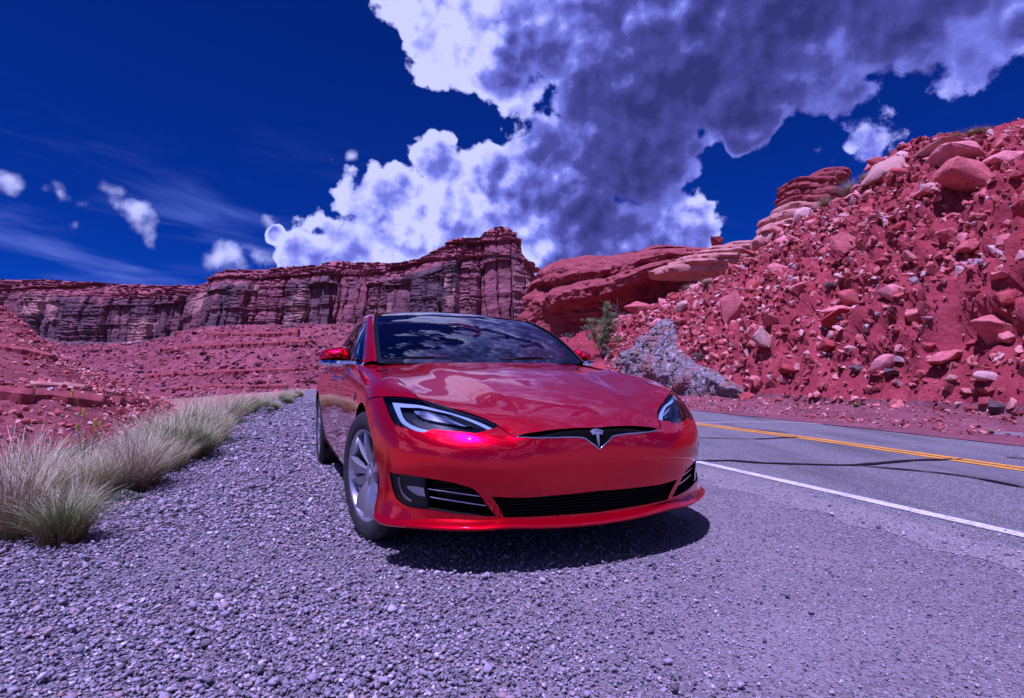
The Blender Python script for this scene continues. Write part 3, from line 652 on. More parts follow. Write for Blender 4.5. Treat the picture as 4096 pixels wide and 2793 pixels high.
# ---- other loose rocks of the slope, each its own object
mid_meshes = [stone_mesh(f'rock_{k}', 320 + k, 13, f, 'red_rock', 1, .05) for k, f in enumerate((.75, .6, .42, .8, .5, .66, .38, .7))]
def sample_slope(lo, hi):
    for _ in range(200):
        i = int(RNG.integers(30, 318)); j = int(RNG.integers(int(lo * 88), int(hi * 88) + 24)); p = SG[i, j]; v = p - CAM
        px = 2048 + FPX * v[0] / v[1]; py = 1498 - FPX * v[2] / v[1]
        if 2420 < px < 5000: 
            a = SG[min(i + 1, 319), j] - SG[i - 1, j]; b = SG[i, j + 1] - SG[i, j - 1]; n = np.cross(b, a); n /= np.linalg.norm(n) + 1e-9
            return p, n * np.sign(n[2] + 1e-9), px, py
for k in range(255):
    p, n, px, py = sample_slope(.04, .98); me = mid_meshes[k % 8]; s = (.15 + .30 * RNG.random() ** 2.0) * (.75 + p[1] / 60)
    o = link('loose_rock', me); o.location = p + n * s * .25; o.scale = (s * RNG.uniform(.9, 1.4), s * RNG.uniform(.7, 1.1), s * RNG.uniform(.7, 1.1)); o.rotation_euler = (RNG.uniform(-.6, .6), RNG.uniform(-.6, .6), RNG.uniform(0, 6.3))
    q = min(BOULDERS, key=lambda b: (b[0] - px) ** 2 + (b[1] - py) ** 2); dx, dy = px - q[0], py - q[1]
    rel = ('right of' if dx > 0 else 'left of') if abs(dx) > abs(dy) else ('below' if dy > 0 else 'above')
    size = 'fist sized' if s < .2 else 'small' if s < .3 else 'medium'; form = ('chunky', 'blocky', 'flat', 'cubic', 'slabby', 'angular', 'thin', 'lumpy')[k % 8]
    lb = f'{size} {form} red rock {rel} the ' + q[7]; lb = ' '.join(lb.split()[:16])
    while lb.split()[-1] in ('the', 'of', 'on', 'at', 'in', 'and', 'with', 'by', 'to', 'under', 'its'): lb = ' '.join(lb.split()[:-1])
    tag(o, lb, 'rock', 'loose rocks on the rubble slope')
def rubble():
    P, R, S = [], [], []
    for k in range(31000):
        r = sample_slope(.0, 1.0)
        if r is None: continue
        p, n, px, py = r
        if noise.noise(Vector((p[0] * .8, p[2] * .8, p[1] * .3))) < -.25 and RNG.random() < .7: continue
        s = .02 + .14 * RNG.random() ** 3.2; s *= (.7 + p[1] / 45); P.append(p + n * s * .2 + RNG.normal(0, .05, 3) * np.array([1, 1, .3])); S.append(s * RNG.uniform(.6, 1.3, 3)); R.append((RNG.uniform(-1, 1), RNG.uniform(-1, 1), RNG.uniform(0, 6.3)))
    for k in range(9000):                                     # stones rolled onto the verge
        i = int(RNG.integers(5, 145)); q = rows[i][int(RNG.integers(2, 14))]; s = .010 + .055 * RNG.random() ** 4; q = q + RNG.normal(0, .12, 3) * np.array([1, 1, 0]); P.append(q + np.array([0, 0, s * .3])); S.append(s * RNG.uniform(.6, 1.3, 3)); R.append((RNG.uniform(-1, 1), RNG.uniform(-1, 1), RNG.uniform(0, 6.3)))
    for k in range(4300):                                     # larger blocks sunk in the soil
        p, n, px, py = sample_slope(.0, 1.0)
        if noise.noise(Vector((p[0] * .5, p[2] * .5, p[1] * .2 + 4))) < -.15: continue
        s = (.07 + .17 * RNG.random() ** 1.8) * (.7 + p[1] / 55); P.append(p + n * s * .15); S.append(s * RNG.uniform(.55, 1.35, 3)); R.append((RNG.uniform(-1.2, 1.2), RNG.uniform(-1.2, 1.2), RNG.uniform(0, 6.3)))
    ms = [stone_mesh(f'rubble_{k}', 400 + k, 8 + k % 4, .7, 'debris') for k in range(8)]
    instancer('rubble', np.array(P), np.array(R), np.array(S), RNG.integers(0, 8, len(P)), ms, 'small red rubble covering the slope above the road', 'rubble')
rubble()
# ---- grey conglomerate outcrop with lichen at the left foot of the slope
def outcrop_from_slope(name, poly, lift_, mat, res=90, label=None, rough=.25):
    poly = np.array(poly, float); lo, hi = poly.min(0), poly.max(0); V = {}; F = []; n = res
    for i in range(n):
        for j in range(n):
            q = lo + (hi - lo) * np.array([i, j]) / (n - 1)
            d = np.min(np.linalg.norm(resample(poly, 12) - q, axis=1)); ins = inside(poly, q[None])[0]
            if not ins and d > 14: continue
            p, nn = on_slope(*q); k = min(1, d / 45) if ins else -.3
            a = nz(p, 1.2, 3); b = nz(p + 5, 4.5, 5); cc = nz(p + 9, 13, 3)
            V[(i, j)] = p + nn * (lift_ * (k ** .6 if k > 0 else k) + (rough * a + rough * .55 * b + rough * .28 * cc) * (1 if ins else .3)) + np.array([-.12, -.25, .05]) * max(k, 0)
    ids = {k: q for q, k in enumerate(V)}
    for (i, j) in V:
        if all(t in V for t in ((i + 1, j), (i, j + 1), (i + 1, j + 1))): F.append((ids[(i, j)], ids[(i + 1, j)], ids[(i + 1, j + 1)], ids[(i, j + 1)]))
    o = link(name, mesh_from(name, list(V.values()), F), mat); tag(o, label, 'outcrop'); return o
outcrop_from_slope('lichen_outcrop', [(2440, 1450), (2520, 1395), (2600, 1320), (2660, 1268), (2705, 1300), (2715, 1400), (2790, 1450), (2860, 1480), (2960, 1545), (3000, 1575), (2930, 1592), (2850, 1585), (2790, 1610), (2740, 1590), (2600, 1540), (2480, 1500)], .22, 'conglomerate', 120, 'grey and white lichen covered conglomerate outcrop behind the bonnet', .16)
# ================================================================== cliffs and hills
def polyline_at(pts, n): return spline(np.array([tuple(at(*p)) for p in pts]), n)
def hash1(k, s=0): return (math.sin(k * 127.1 + s * 311.7) * 43758.5453) % 1.0
def cliff(name, base, top, n, m, profile, mat, back, label=None, blocks=6.0, amp=2.0, seed=0, linear=True):
    """rock wall between a foot line and a rim line; profile(a, b, p) pushes it out"""
    def samp(pts):
        P = np.array([tuple(at(*p)) for p in pts]); xs = P[:, 0]; q = np.linspace(xs[0], xs[-1], n); return np.stack([q, np.interp(q, xs, P[:, 1]), np.interp(q, xs, P[:, 2])], 1)
    B, T = samp(base), samp(top); G = np.zeros((n, m + 3, 3)); W = np.zeros((n, m + 3)); tg = np.gradient(B, axis=0); nn = np.stack([tg[:, 1], -tg[:, 0], 0 * tg[:, 0]], 1); nn /= np.linalg.norm(nn, axis=1, keepdims=True)
    k = 9; ker = np.ones(k) / k; nn = np.stack([np.convolve(np.pad(nn[:, c], k // 2, mode='edge'), ker, 'valid') for c in range(3)], 1)
    for i in range(n):
        for j in range(m):
            b = j / (m - 1); p = B[i] + (T[i] - B[i]) * b; p[1] = B[i][1] + (T[i][1] - B[i][1]) * b ** 1.5
            out, w = profile(p, b, i / n, T[i][2] - B[i][2]); G[i, j] = p + nn[i] * out; W[i, j] = w
        for r, (dy, dz) in enumerate(((.25, .012), (1, .03), (2.5, .0))): G[i, m + r] = G[i, m - 1] + np.array([0, back * dy, back * dz]); W[i, m + r] = 0
    o = MB().grid(G).build(name, mat); a = o.data.attributes.new('wall', 'FLOAT', 'POINT'); a.data.foreach_set('value', W.ravel().astype(np.float32))
    o.data.set_sharp_from_angle(angle=rad(42)); tag(o, label, kind='structure'); return o
def canyon_profile(p, b, a, H):
    x = p[0]; z = p[2]
    def col(w, s):                                              # vertical slabs of differing depth parted by cracks
        wob = x + 1.2 * noise.noise(Vector((z * .15, s, x * .03))); k = math.floor(wob / w); f = wob / w - k; edge = min(f, 1 - f) * w
        return hash1(k, s), edge
    h1, e1 = col(9.0, 1 + math.floor(b * 1.6)); h2, e2 = col(3.7, 2 + math.floor(b * 3.1)); h3, e3 = col(14, 7)
    out = 2.6 * (h1 - .5) + 1.3 * (h2 - .5) + 3.4 * (h3 - .5) - (2.0 * max(0, 1 - e1 / .5)) - (1.0 * max(0, 1 - e2 / .3))
    cap = max(0.0, (b - .68) / .32)
    wall = 1.0 if b < .70 else max(0, 1 - (b - .70) / .08)
    n1 = noise.noise(Vector((x * .06, z * .9, 1))); lay = z * 1.15 + 1.4 * n1 + .5 * noise.noise(Vector((x * .3, z * .3, 4)))
    st = math.floor(lay); fr = lay - st; ledge = (hash1(st, 3) - .5) * 1.8 + (.5 if fr > .75 else 0)
    out = out * (1 - .75 * cap) + ledge * (.12 + (.40 if h1 > .55 else 0) + 1.6 * cap) - 2.6 * cap
    out += .55 * nz(p, .25, 4)
    if b < .06: out += (0.06 - b) * 30
    return out, wall * (0.55 + .9 * h3)
cliff('cliff', [(-500, 1340, 205), (100, 1352, 198), (250, 1378, 194), (450, 1385, 190), (630, 1370, 186), (720, 1340, 184), (830, 1318, 181), (1126, 1311, 178), (1300, 1309, 176), (1560, 1312, 174), (1700, 1325, 173)],
      [(-500, 1100, 207), (0, 1114, 204), (130, 1112, 201), (265, 1122, 199), (450, 1130, 195), (640, 1136, 191), (760, 1132, 189), (815, 1108, 188), (860, 1082, 187), (905, 1072, 187), (1000, 1075, 186), (1100, 1064, 184), (1190, 1058, 183), (1270, 1056, 182), (1300, 1040, 182), (1345, 1034, 181), (1400, 1043, 181), (1480, 1040, 180), (1560, 1046, 179), (1700, 1040, 179)],
      560, 90, canyon_profile, 'cliff_rock', 40)
cliff('butte', [(1540, 1312, 160), (1650, 1310, 157), (1800, 1306, 153), (1950, 1306, 150), (2060, 1300, 149), (2130, 1300, 151), (2165, 1300, 160), (2185, 1300, 175)],
      [(1540, 1052, 170), (1600, 1046, 167), (1660, 1030, 164), (1720, 1001, 162), (1790, 963, 160), (1850, 953, 159), (1920, 948, 158), (1930, 914, 158), (1945, 906, 158), (1985, 893, 158), (2040, 897, 158), (2062, 906, 158), (2078, 938, 158), (2092, 951, 159), (2108, 978, 160), (2122, 1015, 161), (2150, 1046, 165), (2175, 1075, 178)],
      240, 100, canyon_profile, 'cliff_rock', 12)
# talus below the cliff, with thin ledges
def talus(name, lo, hi, n, m, mat, ledges, seed=0, amp=.5):
    A, B = polyline_at(lo, n), polyline_at(hi, n); G = np.zeros((n, m, 3))
    for i in range(n):
        for j in range(m):
            b = j / (m - 1); p = A[i] + (B[i] - A[i]) * b
            out = amp * (1.3 * nz(p, .06, 3) + .8 * nz(p + 4, .3, 4) + .35 * abs(nz(p, 1.0, 3)))
            for z0, h, ext in ledges:                          # benches that stand out of the slope
                zz = z0 + ext * noise.noise(Vector((p[0] * .045, seed, z0))) * 3 + .0 * p[0]
                d = (p[2] - zz); gate = max(0, min(1, .5 + 3.5 * noise.noise(Vector((p[0] * .06, seed + 3, z0)))))
                t = d / h; k = .7 + .5 * noise.noise(Vector((p[0] * .9, z0, seed)))
                if -1 < t < .6: out += gate * h * k * (1.0 * max(0, 1 - abs(t - .25) / .35) - 1.3 * max(0, 1 - abs(t + .35) / .45))
            G[i, j] = p + np.array([0, -out, .35 * out])
    o = MB().grid(G).build(name, mat); o.data.set_sharp_from_angle(angle=rad(50)); tag(o, kind='structure'); return o, G
far_talus, FG = talus('far_talus', [(-300, 1720, 100), (300, 1680, 108), (700, 1640, 112), (1000, 1620, 116), (1300, 1600, 118), (1700, 1600, 120), (2200, 1600, 122)],
      [(-300, 1335, 203), (100, 1345, 196), (250, 1370, 191.5), (450, 1376, 187.5), (630, 1362, 183.5), (720, 1333, 181.5), (830, 1308, 178.5), (1126, 1300, 175.5), (1300, 1298, 173.5), (1560, 1298, 158), (1850, 1268, 150), (2060, 1280, 147), (2200, 1300, 150)], 420, 130, 'far_talus', [(8.2, .8, .5), (3.2, .6, .6), (-.6, .7, .3)], amp=.8)
hill, HG = talus('hill', [(-900, 2150, 11), (-300, 2080, 12), (100, 1960, 14), (420, 1830, 18), (640, 1760, 22), (760, 1720, 27), (800, 1700, 30)],
      [(-900, 1100, 40), (-200, 1190, 37), (0, 1226, 36), (30, 1246, 35.5), (85, 1302, 35), (100, 1340, 35), (265, 1435, 34.5), (464, 1534, 33.5), (560, 1574, 33), (663, 1614, 32.5), (690, 1660, 32.5)], 300, 150, 'hill_soil', [], 5, .34)
# back of the near hill
hb = MB(); hb.grid(np.stack([HG[:, -1], HG[:, -1] * np.array([1.3, 1.3, 1]) - np.array([0, 0, 2.5]), HG[:, -1] * np.array([1.9, 1.9, 1]) - np.array([0, 0, 9])], 1)); tag(hb.build('hill', 'hill_soil'), kind='structure')
def debris_on(G, name, count, s0, s1, mat, label, pw=4, jlo=0, jhi=None):
    P, R, S = [], [], []; n, m = G.shape[:2]
    for _ in range(count):
        i = int(RNG.integers(0, n)); j = int(RNG.integers(jlo, jhi or m)); s = s0 + (s1 - s0) * RNG.random() ** pw
        P.append(G[i, j] + np.array([RNG.uniform(-.4, .4), -.1 * s, s * .2])); S.append(s * RNG.uniform(.7, 1.4, 3)); R.append((RNG.uniform(-.6, .6), RNG.uniform(-.6, .6), RNG.uniform(0, 6.3)))
    instancer(name, np.array(P), np.array(R), np.array(S), RNG.integers(0, 6, count), [stone_mesh(f'{name}_{k}', 500 + k, 12, .7, mat) for k in range(6)], label, 'rubble')
debris_on(FG, 'far_rubble', 18000, .08, .85, 'far_debris', 'rubble and dark blocks strewn over the far talus', 6)
debris_on(HG, 'hill_rubble', 12000, .02, .17, 'debris', 'red stones scattered over the near left hill')
# ---- alcove cliff on the right behind the car
def alcove_profile(p, b, a, H):
    x, z = p[0], p[2]; n1 = nz(p, .16, 3); s = .06 * noise.noise(Vector((x * .12, 2, 0)))
    bb = b + s
    prof = np.interp(bb, [0, .04, .12, .30, .46, .52, .60, .66, .70, .76, .86, .94, 1.0], [2.2, 1.3, -.6, -2.6, -1.6, .9, 1.5, .8, -.2, .7, 0.3, -1.2, -2.8])
    fade = min(1, max(.25, (a - .02) * 6)) * (1 if a < .62 else max(.25, 1 - (a - .62) * 2.5))
    lump = .55 * nz(p + 2, .5, 4) + .25 * nz(p, 1.6, 3)
    if .48 < bb < .68: lump += .45 * abs(nz(p, .8, 4))
    cav = noise.noise(Vector((x * .22, z * .8, 3)))
    if .70 < bb < .93 and cav > .25: lump -= 2.6 * (cav - .25)
    lay = z * 2.3 + .6 * n1; st = math.floor(lay); lump += .22 * (hash1(st, 5) - .5) * (1.5 if bb < .45 or a > .6 else .5)
    return prof * fade + lump + .8 * n1, 0.0
alcove = cliff('alcove_cliff', [(2080, 1480, 58), (2110, 1470, 57), (2200, 1470, 55), (2330, 1440, 53), (2450, 1380, 52), (2560, 1300, 51), (2680, 1240, 50), (2850, 1160, 48), (3000, 1100, 47), (3250, 1060, 46)],
      [(2080, 1150, 60), (2140, 1075, 60), (2170, 1052, 60), (2205, 1031, 59), (2306, 1005, 58), (2429, 1000, 57), (2536, 979, 56), (2600, 961, 55.5), (2670, 956, 55), (2751, 971, 54.5), (2804, 979, 54), (2880, 971, 53.5), (2965, 971, 53), (3060, 985, 52), (3250, 960, 52)],
      300, 110, alcove_profile, 'strata_rock', 14)
alcove_bvh = bvh_of(alcove)
def perched():
    p = at(2866, 965, 53.2); ww = 82 / FPX * 53 / 2
    hit = alcove_bvh.ray_cast(Vector((p[0], p[1], 60)), Vector((0, 0, -1)))[0]; p[2] = hit.z if hit is not None else p[2]
    o = link('balanced_boulder', rock_copy(big_meshes[3], 'strata_rock')); o.location = p + np.array([0, 0, ww * .52]); o.scale = (ww, ww * .9, ww * .85); o.rotation_euler = (0, rad(6), .6); tag(o, 'dark red boulder balanced on the rim of the alcove cliff', 'boulder')
perched()
# ---- bedded outcrops: stacks of separate beds
def bedded(name, label, px, py, D, beds, mat, seed):
    c = at(px, py, D); root = empty(name, c); tag(root, label, 'outcrop'); r = random.Random(seed)
    for k, (dx, dz, w, h, dep, mt) in enumerate(beds):
        s = D / FPX; n = int(min(220, max(64, w / 4))); rings = []
        ph = r.uniform(0, 9)
        for zz, kk in ((0, .86), (.18, .98), (.5, 1.03), (.8, .99), (1.0, .88)):
            ring = []
            for q in range(n):
                a = 2 * math.pi * q / n; L_ = w * s / 2; rr = 1 + .16 * noise.noise(Vector((math.cos(a) * 1.6 + ph, math.sin(a) * 1.6, zz * .7))) + .10 * noise.noise(Vector((math.cos(a) * max(6, L_ * 1.3) + ph, math.sin(a) * 6, zz * 2))) + .05 * noise.noise(Vector((math.cos(a) * max(14, L_ * 4) + ph, math.sin(a) * 14, zz * 3)))
                ex = 2.6; cx = math.copysign(abs(math.cos(a)) ** (2 / ex), math.cos(a)); sy = math.copysign(abs(math.sin(a)) ** (2 / ex), math.sin(a))
                ring.append((dx * s + cx * rr * kk * w * s / 2, sy * rr * kk * dep / 2, dz * s + zz * h * s + .02 * noise.noise(Vector((a * 2, ph, zz)))))
            rings.append(ring)
        V = [p for R_ in rings for p in R_]; F = [(i * n + j, i * n + (j + 1) % n, (i + 1) * n + (j + 1) % n, (i + 1) * n + j) for i in range(4) for j in range(n)] + [tuple(range(n))[::-1], tuple(range(4 * n, 5 * n))]
        me = mesh_from('bed', V, F); me.set_sharp_from_angle(angle=rad(45)); link('bed', me, mt, root)
bedded('layered_outcrop', 'stack of dark and pale rock beds on the skyline left of the slope crest', 3240, 960, 31, [(-70, -40, 300, 70, 3.4, 'ledge_rock'), (-55, 20, 280, 40, 3.3, 'ledge_rock'), (-40, 55, 270, 45, 3.2, 'ledge_rock'), (-20, 92, 255, 40, 3.0, 'ledge_rock'), (-10, 125, 230, 34, 2.9, 'strata_rock'), (10, 152, 240, 36, 2.8, 'strata_rock'), (-10, 182, 190, 30, 2.6, 'strata_rock'), (0, 206, 200, 28, 2.5, 'strata_rock'), (60, 226, 165, 30, 2.4, 'strata_rock'), (85, 250, 140, 26, 2.0, 'strata_rock')], None, 3)
bedded('pale_ledges', 'pale sloping sandstone ledges below the balanced boulder', 2860, 1110, 42, [(-90, 0, 330, 40, 4, 'ledge_rock'), (-30, 30, 330, 30, 4, 'ledge_rock'), (10, 54, 330, 26, 4, 'ledge_rock'), (60, 76, 300, 24, 3.6, 'ledge_rock'), (90, 96, 260, 22, 3.4, 'ledge_rock'), (130, 114, 210, 20, 3, 'ledge_rock')], None, 8)
bedded('dark_ledge', 'dark rounded rock ledge at the left edge under the far cliff', 10, 1345, 33.5, [(-40, -10, 250, 44, 3, 'strata_rock'), (-60, 30, 210, 38, 3, 'strata_rock'), (-80, 64, 170, 34, 3, 'strata_rock'), (-100, 94, 130, 30, 2.5, 'strata_rock')], None, 11)
hill_bvh = bvh_of(hill); talus_bvh = bvh_of(far_talus)
def ledge_run(name, label, bvh, path, thick, dep, mat, seed):
    """a bench of rock running along a slope: overhanging slabs set end to end"""
    r = random.Random(seed); root = None
    pts = resample([np.array(p, float) for p in path], 9, False); P3 = []
    for q in pts:
        loc = bvh.ray_cast(Vector(CAM), Vector(ray(*q)).normalized())[0]
        if loc is not None: P3.append(np.array(loc))
    if len(P3) < 4: print('LEDGE', name, len(P3)); return
    root = empty(name, tuple(P3[0])); tag(root, label, 'ledge'); P3 = np.array(P3)
    i = 0
    while i < len(P3) - 2:
        k = min(len(P3) - 1, i + r.randint(16, 44)); seg = P3[i:k + 1]; th = thick * r.uniform(.7, 1.25) * seg[0][1] / FPX; dd = dep * r.uniform(.7, 1.2); rows_ = []
        for q, c in enumerate(seg):
            e = min(1, .90 + 1.6 * min(q, len(seg) - 1 - q) / max(1, len(seg) - 1)); v = np.array([c[0], c[1], 0]); v /= np.linalg.norm(v); j = .45 * dd * noise.noise(Vector((c[0] * 1.1 + seed, c[1], 1))) + .2 * dd * noise.noise(Vector((c[0] * 4.0 + seed, c[1], 3))) 
            f = c - v * (dd * .5 * e + j); up = np.array([0, 0, 1.0]); o_ = P3[0]
            rows_.append([c + v * dd - up * th * .3 - o_, f + v * dd * .35 - up * th * 1.1 - o_, f + v * dd * .16 - up * th * .5 - o_, f - up * th * .42 * e - o_, f + up * th * (.15 + .12 * noise.noise(Vector((c[0] * 2.3, seed, 0)))) - o_, f + v * dd * .3 + up * th * .42 - o_, c + v * dd * 1.4 + up * th * .36 - o_])
        me = MB().grid(rows_).mesh('slab'); me.set_sharp_from_angle(angle=rad(40)); link('slab', me, mat, root); i = k
ledge_run('rock_ledge', 'long dark ledge across the foot of the near left hill', hill_bvh, [(-40, 1575), (200, 1590), (420, 1612), (560, 1618), (680, 1632)], 80, 1.9, 'strata_rock', 1)
ledge_run('rock_ledge', 'thin pale ledge just above the long dark ledge', hill_bvh, [(120, 1540), (330, 1552), (480, 1580), (600, 1600)], 34, 1.2, 'ledge_rock', 2)
ledge_run('rock_ledge', 'short brown ledge on the upper left hill', hill_bvh, [(-40, 1385), (120, 1412), (265, 1446)], 44, 1.5, 'strata_rock', 3)
ledge_run('rock_ledge', 'longest red ledge below the far cliff', talus_bvh, [(640, 1402), (760, 1392), (900, 1385), (1020, 1380), (1140, 1374), (1240, 1372)], 34, 3.6, 'strata_rock', 4)
ledge_run('rock_ledge', 'upper dark red ledge right under the far cliff', talus_bvh, [(830, 1340), (950, 1342), (1090, 1340), (1200, 1335)], 34, 3.8, 'strata_rock', 5)
ledge_run('rock_ledge', 'dark ledge crossing the middle of the far talus', talus_bvh, [(580, 1508), (740, 1500), (900, 1492), (1050, 1485), (1180, 1482)], 32, 3.5, 'strata_rock', 6)
ledge_run('rock_ledge', 'lowest thin ledge of the far talus near the grass', talus_bvh, [(700, 1558), (850, 1550), (1000, 1548), (1150, 1545)], 24, 3.0, 'strata_rock', 7)

# ================================================================== the car
CAR_LOC = (0.049, 3.557, 0.0); CAR_RZ = rad(-67.33)
_c, _s = math.cos(CAR_RZ), math.sin(CAR_RZ)
CM = np.array([[_c, -_s, 0], [_s, _c, 0], [0, 0, 1.0]])
CAMC = CM.T @ (CAM - np.array(CAR_LOC))                 # camera position in the car's own axes (x forward, y left)
def rayc(px, py): return CM.T @ ray(px, py)
def car_plane(px, py, axis, val):
    d = rayc(px, py); return CAMC + d * ((val - CAMC[axis]) / d[axis])

def car_materials():
    m = material('car_paint', (0.55, 0.0, 0.010), 0.25, 0.74, 1.0, 0.5, coat_rough=0.012); g = NT(m.node_tree)
    sp = g.noise(coords(g), 900, 2, 0.5); b = bsdf(m)
    dust = g.smooth(g.noise(coords(g), 230, 3, 0.7), 0.675, 0.75)
    g.put(b.inputs['Base Color'], g.mix(g.m('MULTIPLY', dust, 0.30), g.mix(sp, (0.60, 0.0, 0.012), (0.78, 0.0, 0.018)), (0.5, 0.3, 0.3)))
    b.inputs['Coat IOR'].default_value = 1.5; b.inputs['Specular IOR Level'].default_value = 0.0
    g.put(b.inputs['Coat Roughness'], g.m('ADD', 0.01, g.m('MULTIPLY', dust, 0.25)))
    material('gloss_black', (0.004, 0.004, 0.005), 0.12, 0, 0.3)
    material('matte_black', (0.005, 0.005, 0.006), 0.6, spec=0.2)
    material('black_gap', (0.002, 0.002, 0.002), 0.9, spec=0.1)
    material('chrome', (0.75, 0.77, 0.80), 0.07, 1.0)
    material('satin_chrome', (0.70, 0.70, 0.70), 0.30, 0.9)
    material('rim_silver', (0.42, 0.43, 0.47), 0.33, 0.75, 0.5)
    material('disc_steel', (0.25, 0.25, 0.27), 0.4, 1.0)
    m = material('tyre_rubber', (0.017, 0.017, 0.018), 0.72); g = NT(m.node_tree)
    n = g.noise(coords(g), 40, 4, 0.6); g.put(bsdf(m).inputs['Base Color'], g.mix(g.smooth(n, 0.45, 0.75), (0.016, 0.016, 0.018), (0.05, 0.045, 0.045)))
    material('seat_leather', (0.007, 0.007, 0.009), 0.55, spec=0.2)
    material('lamp_white', (0.26, 0.38, 0.52), 0.35)
    material('lamp_reflector', (0.7, 0.72, 0.76), 0.12, 1.0)
    material('lamp_dark', (0.004, 0.006, 0.014), 0.25, spec=0.3)
    material('fog_dark', (0.012, 0.018, 0.020), 0.35, 0.0)
    for name, tint, ior, trans in (('windscreen_glass', (0.86, 0.89, 0.92), 2.4, 1.0), ('dark_glass', (0.10, 0.12, 0.14), 1.7, 1.0), ('rear_glass', (0.90, 0.90, 0.92), 1.45, 1.0), ('roof_glass', (0.02, 0.02, 0.025), 1.8, 1.0), ('lens_clear', (0.93, 0.95, 0.97), 1.45, 1.0)):
        m = bpy.data.materials.new(name); m.use_nodes = True; m.node_tree.nodes.clear(); g = NT(m.node_tree); MATS[name] = m
        fr = g.new('ShaderNodeFresnel'); fr.inputs[0].default_value = ior
        tr = g.new('ShaderNodeBsdfTransparent'); tr.inputs[0].default_value = (*tint, 1)
        gl = g.new('ShaderNodeBsdfGlossy'); gl.inputs['Roughness'].default_value = 0.008; gl.inputs[0].default_value = (0.95, 0.97, 1, 1)
        mx = g.new('ShaderNodeMixShader'); g.l.new(fr.outputs[0], mx.inputs[0]); g.l.new(tr.outputs[0], mx.inputs[1]); g.l.new(gl.outputs[0], mx.inputs[2])
        o = g.new('ShaderNodeOutputMaterial'); g.l.new(mx.outputs[0], o.inputs[0])
car_materials()

# ---- hood and wing tops: one height field
HX = [.93, .85, .776, .66, .50, .30, .10, -.10, -.30, -.50, -.66]
HY = [0, .20, .39, .50, .60, .70, .78, .84]
HZ = [[.623, .616, .583, .56, .535, .505, .485, .465], [.662, .655, .618, .592, .566, .54, .52, .50], [.694, .688, .672, .645, .62, .595, .575, .56],
      [.736, .731, .722, .716, .706, .69, .672, .65], [.783, .779, .773, .771, .771, .775, .778, .768], [.833, .830, .824, .820, .818, .822, .826, .822],
      [.878, .875, .869, .865, .862, .863, .867, .866], [.916, .913, .908, .904, .900, .899, .902, .904], [.950, .947, .942, .938, .932, .927, .926, .930],
      [.981, .979, .975, .971, .965, .957, .946, .944], [1.000, .999, .996, .992, .986, .976, .960, .955]]
hy_full = [-y for y in HY[:0:-1]] + HY
hctrl = np.array([[(x, y, HZ[i][HY.index(abs(y))]) for i, x in enumerate(HX)] for y in hy_full])
def hood_dome(p):
    """raised centre of the bonnet with its two creases running back from the nose"""
    p = p.copy(); x, y = p[:, 0], np.abs(p[:, 1]); yc = 0.34 + 0.14 * np.clip((0.85 - x) / 1.35, 0, 1)
    u = np.clip((y - yc + 0.08) / 0.20, 0, 1); u = u * u * (3 - 2 * u)
    p[:, 2] += 0.013 * (1 - u) * np.clip((0.90 - x) / 0.45, 0, 1); return p
hood_s = Surf(hctrl, hy_full, [.93 - x for x in HX]); hood_s.warp = hood_dome
hood_s.dense(-.84, .84, 0, 1.58, 120, 120)
def hz(x, y): return float(hood_s.P([(y, .93 - x)])[0][2])

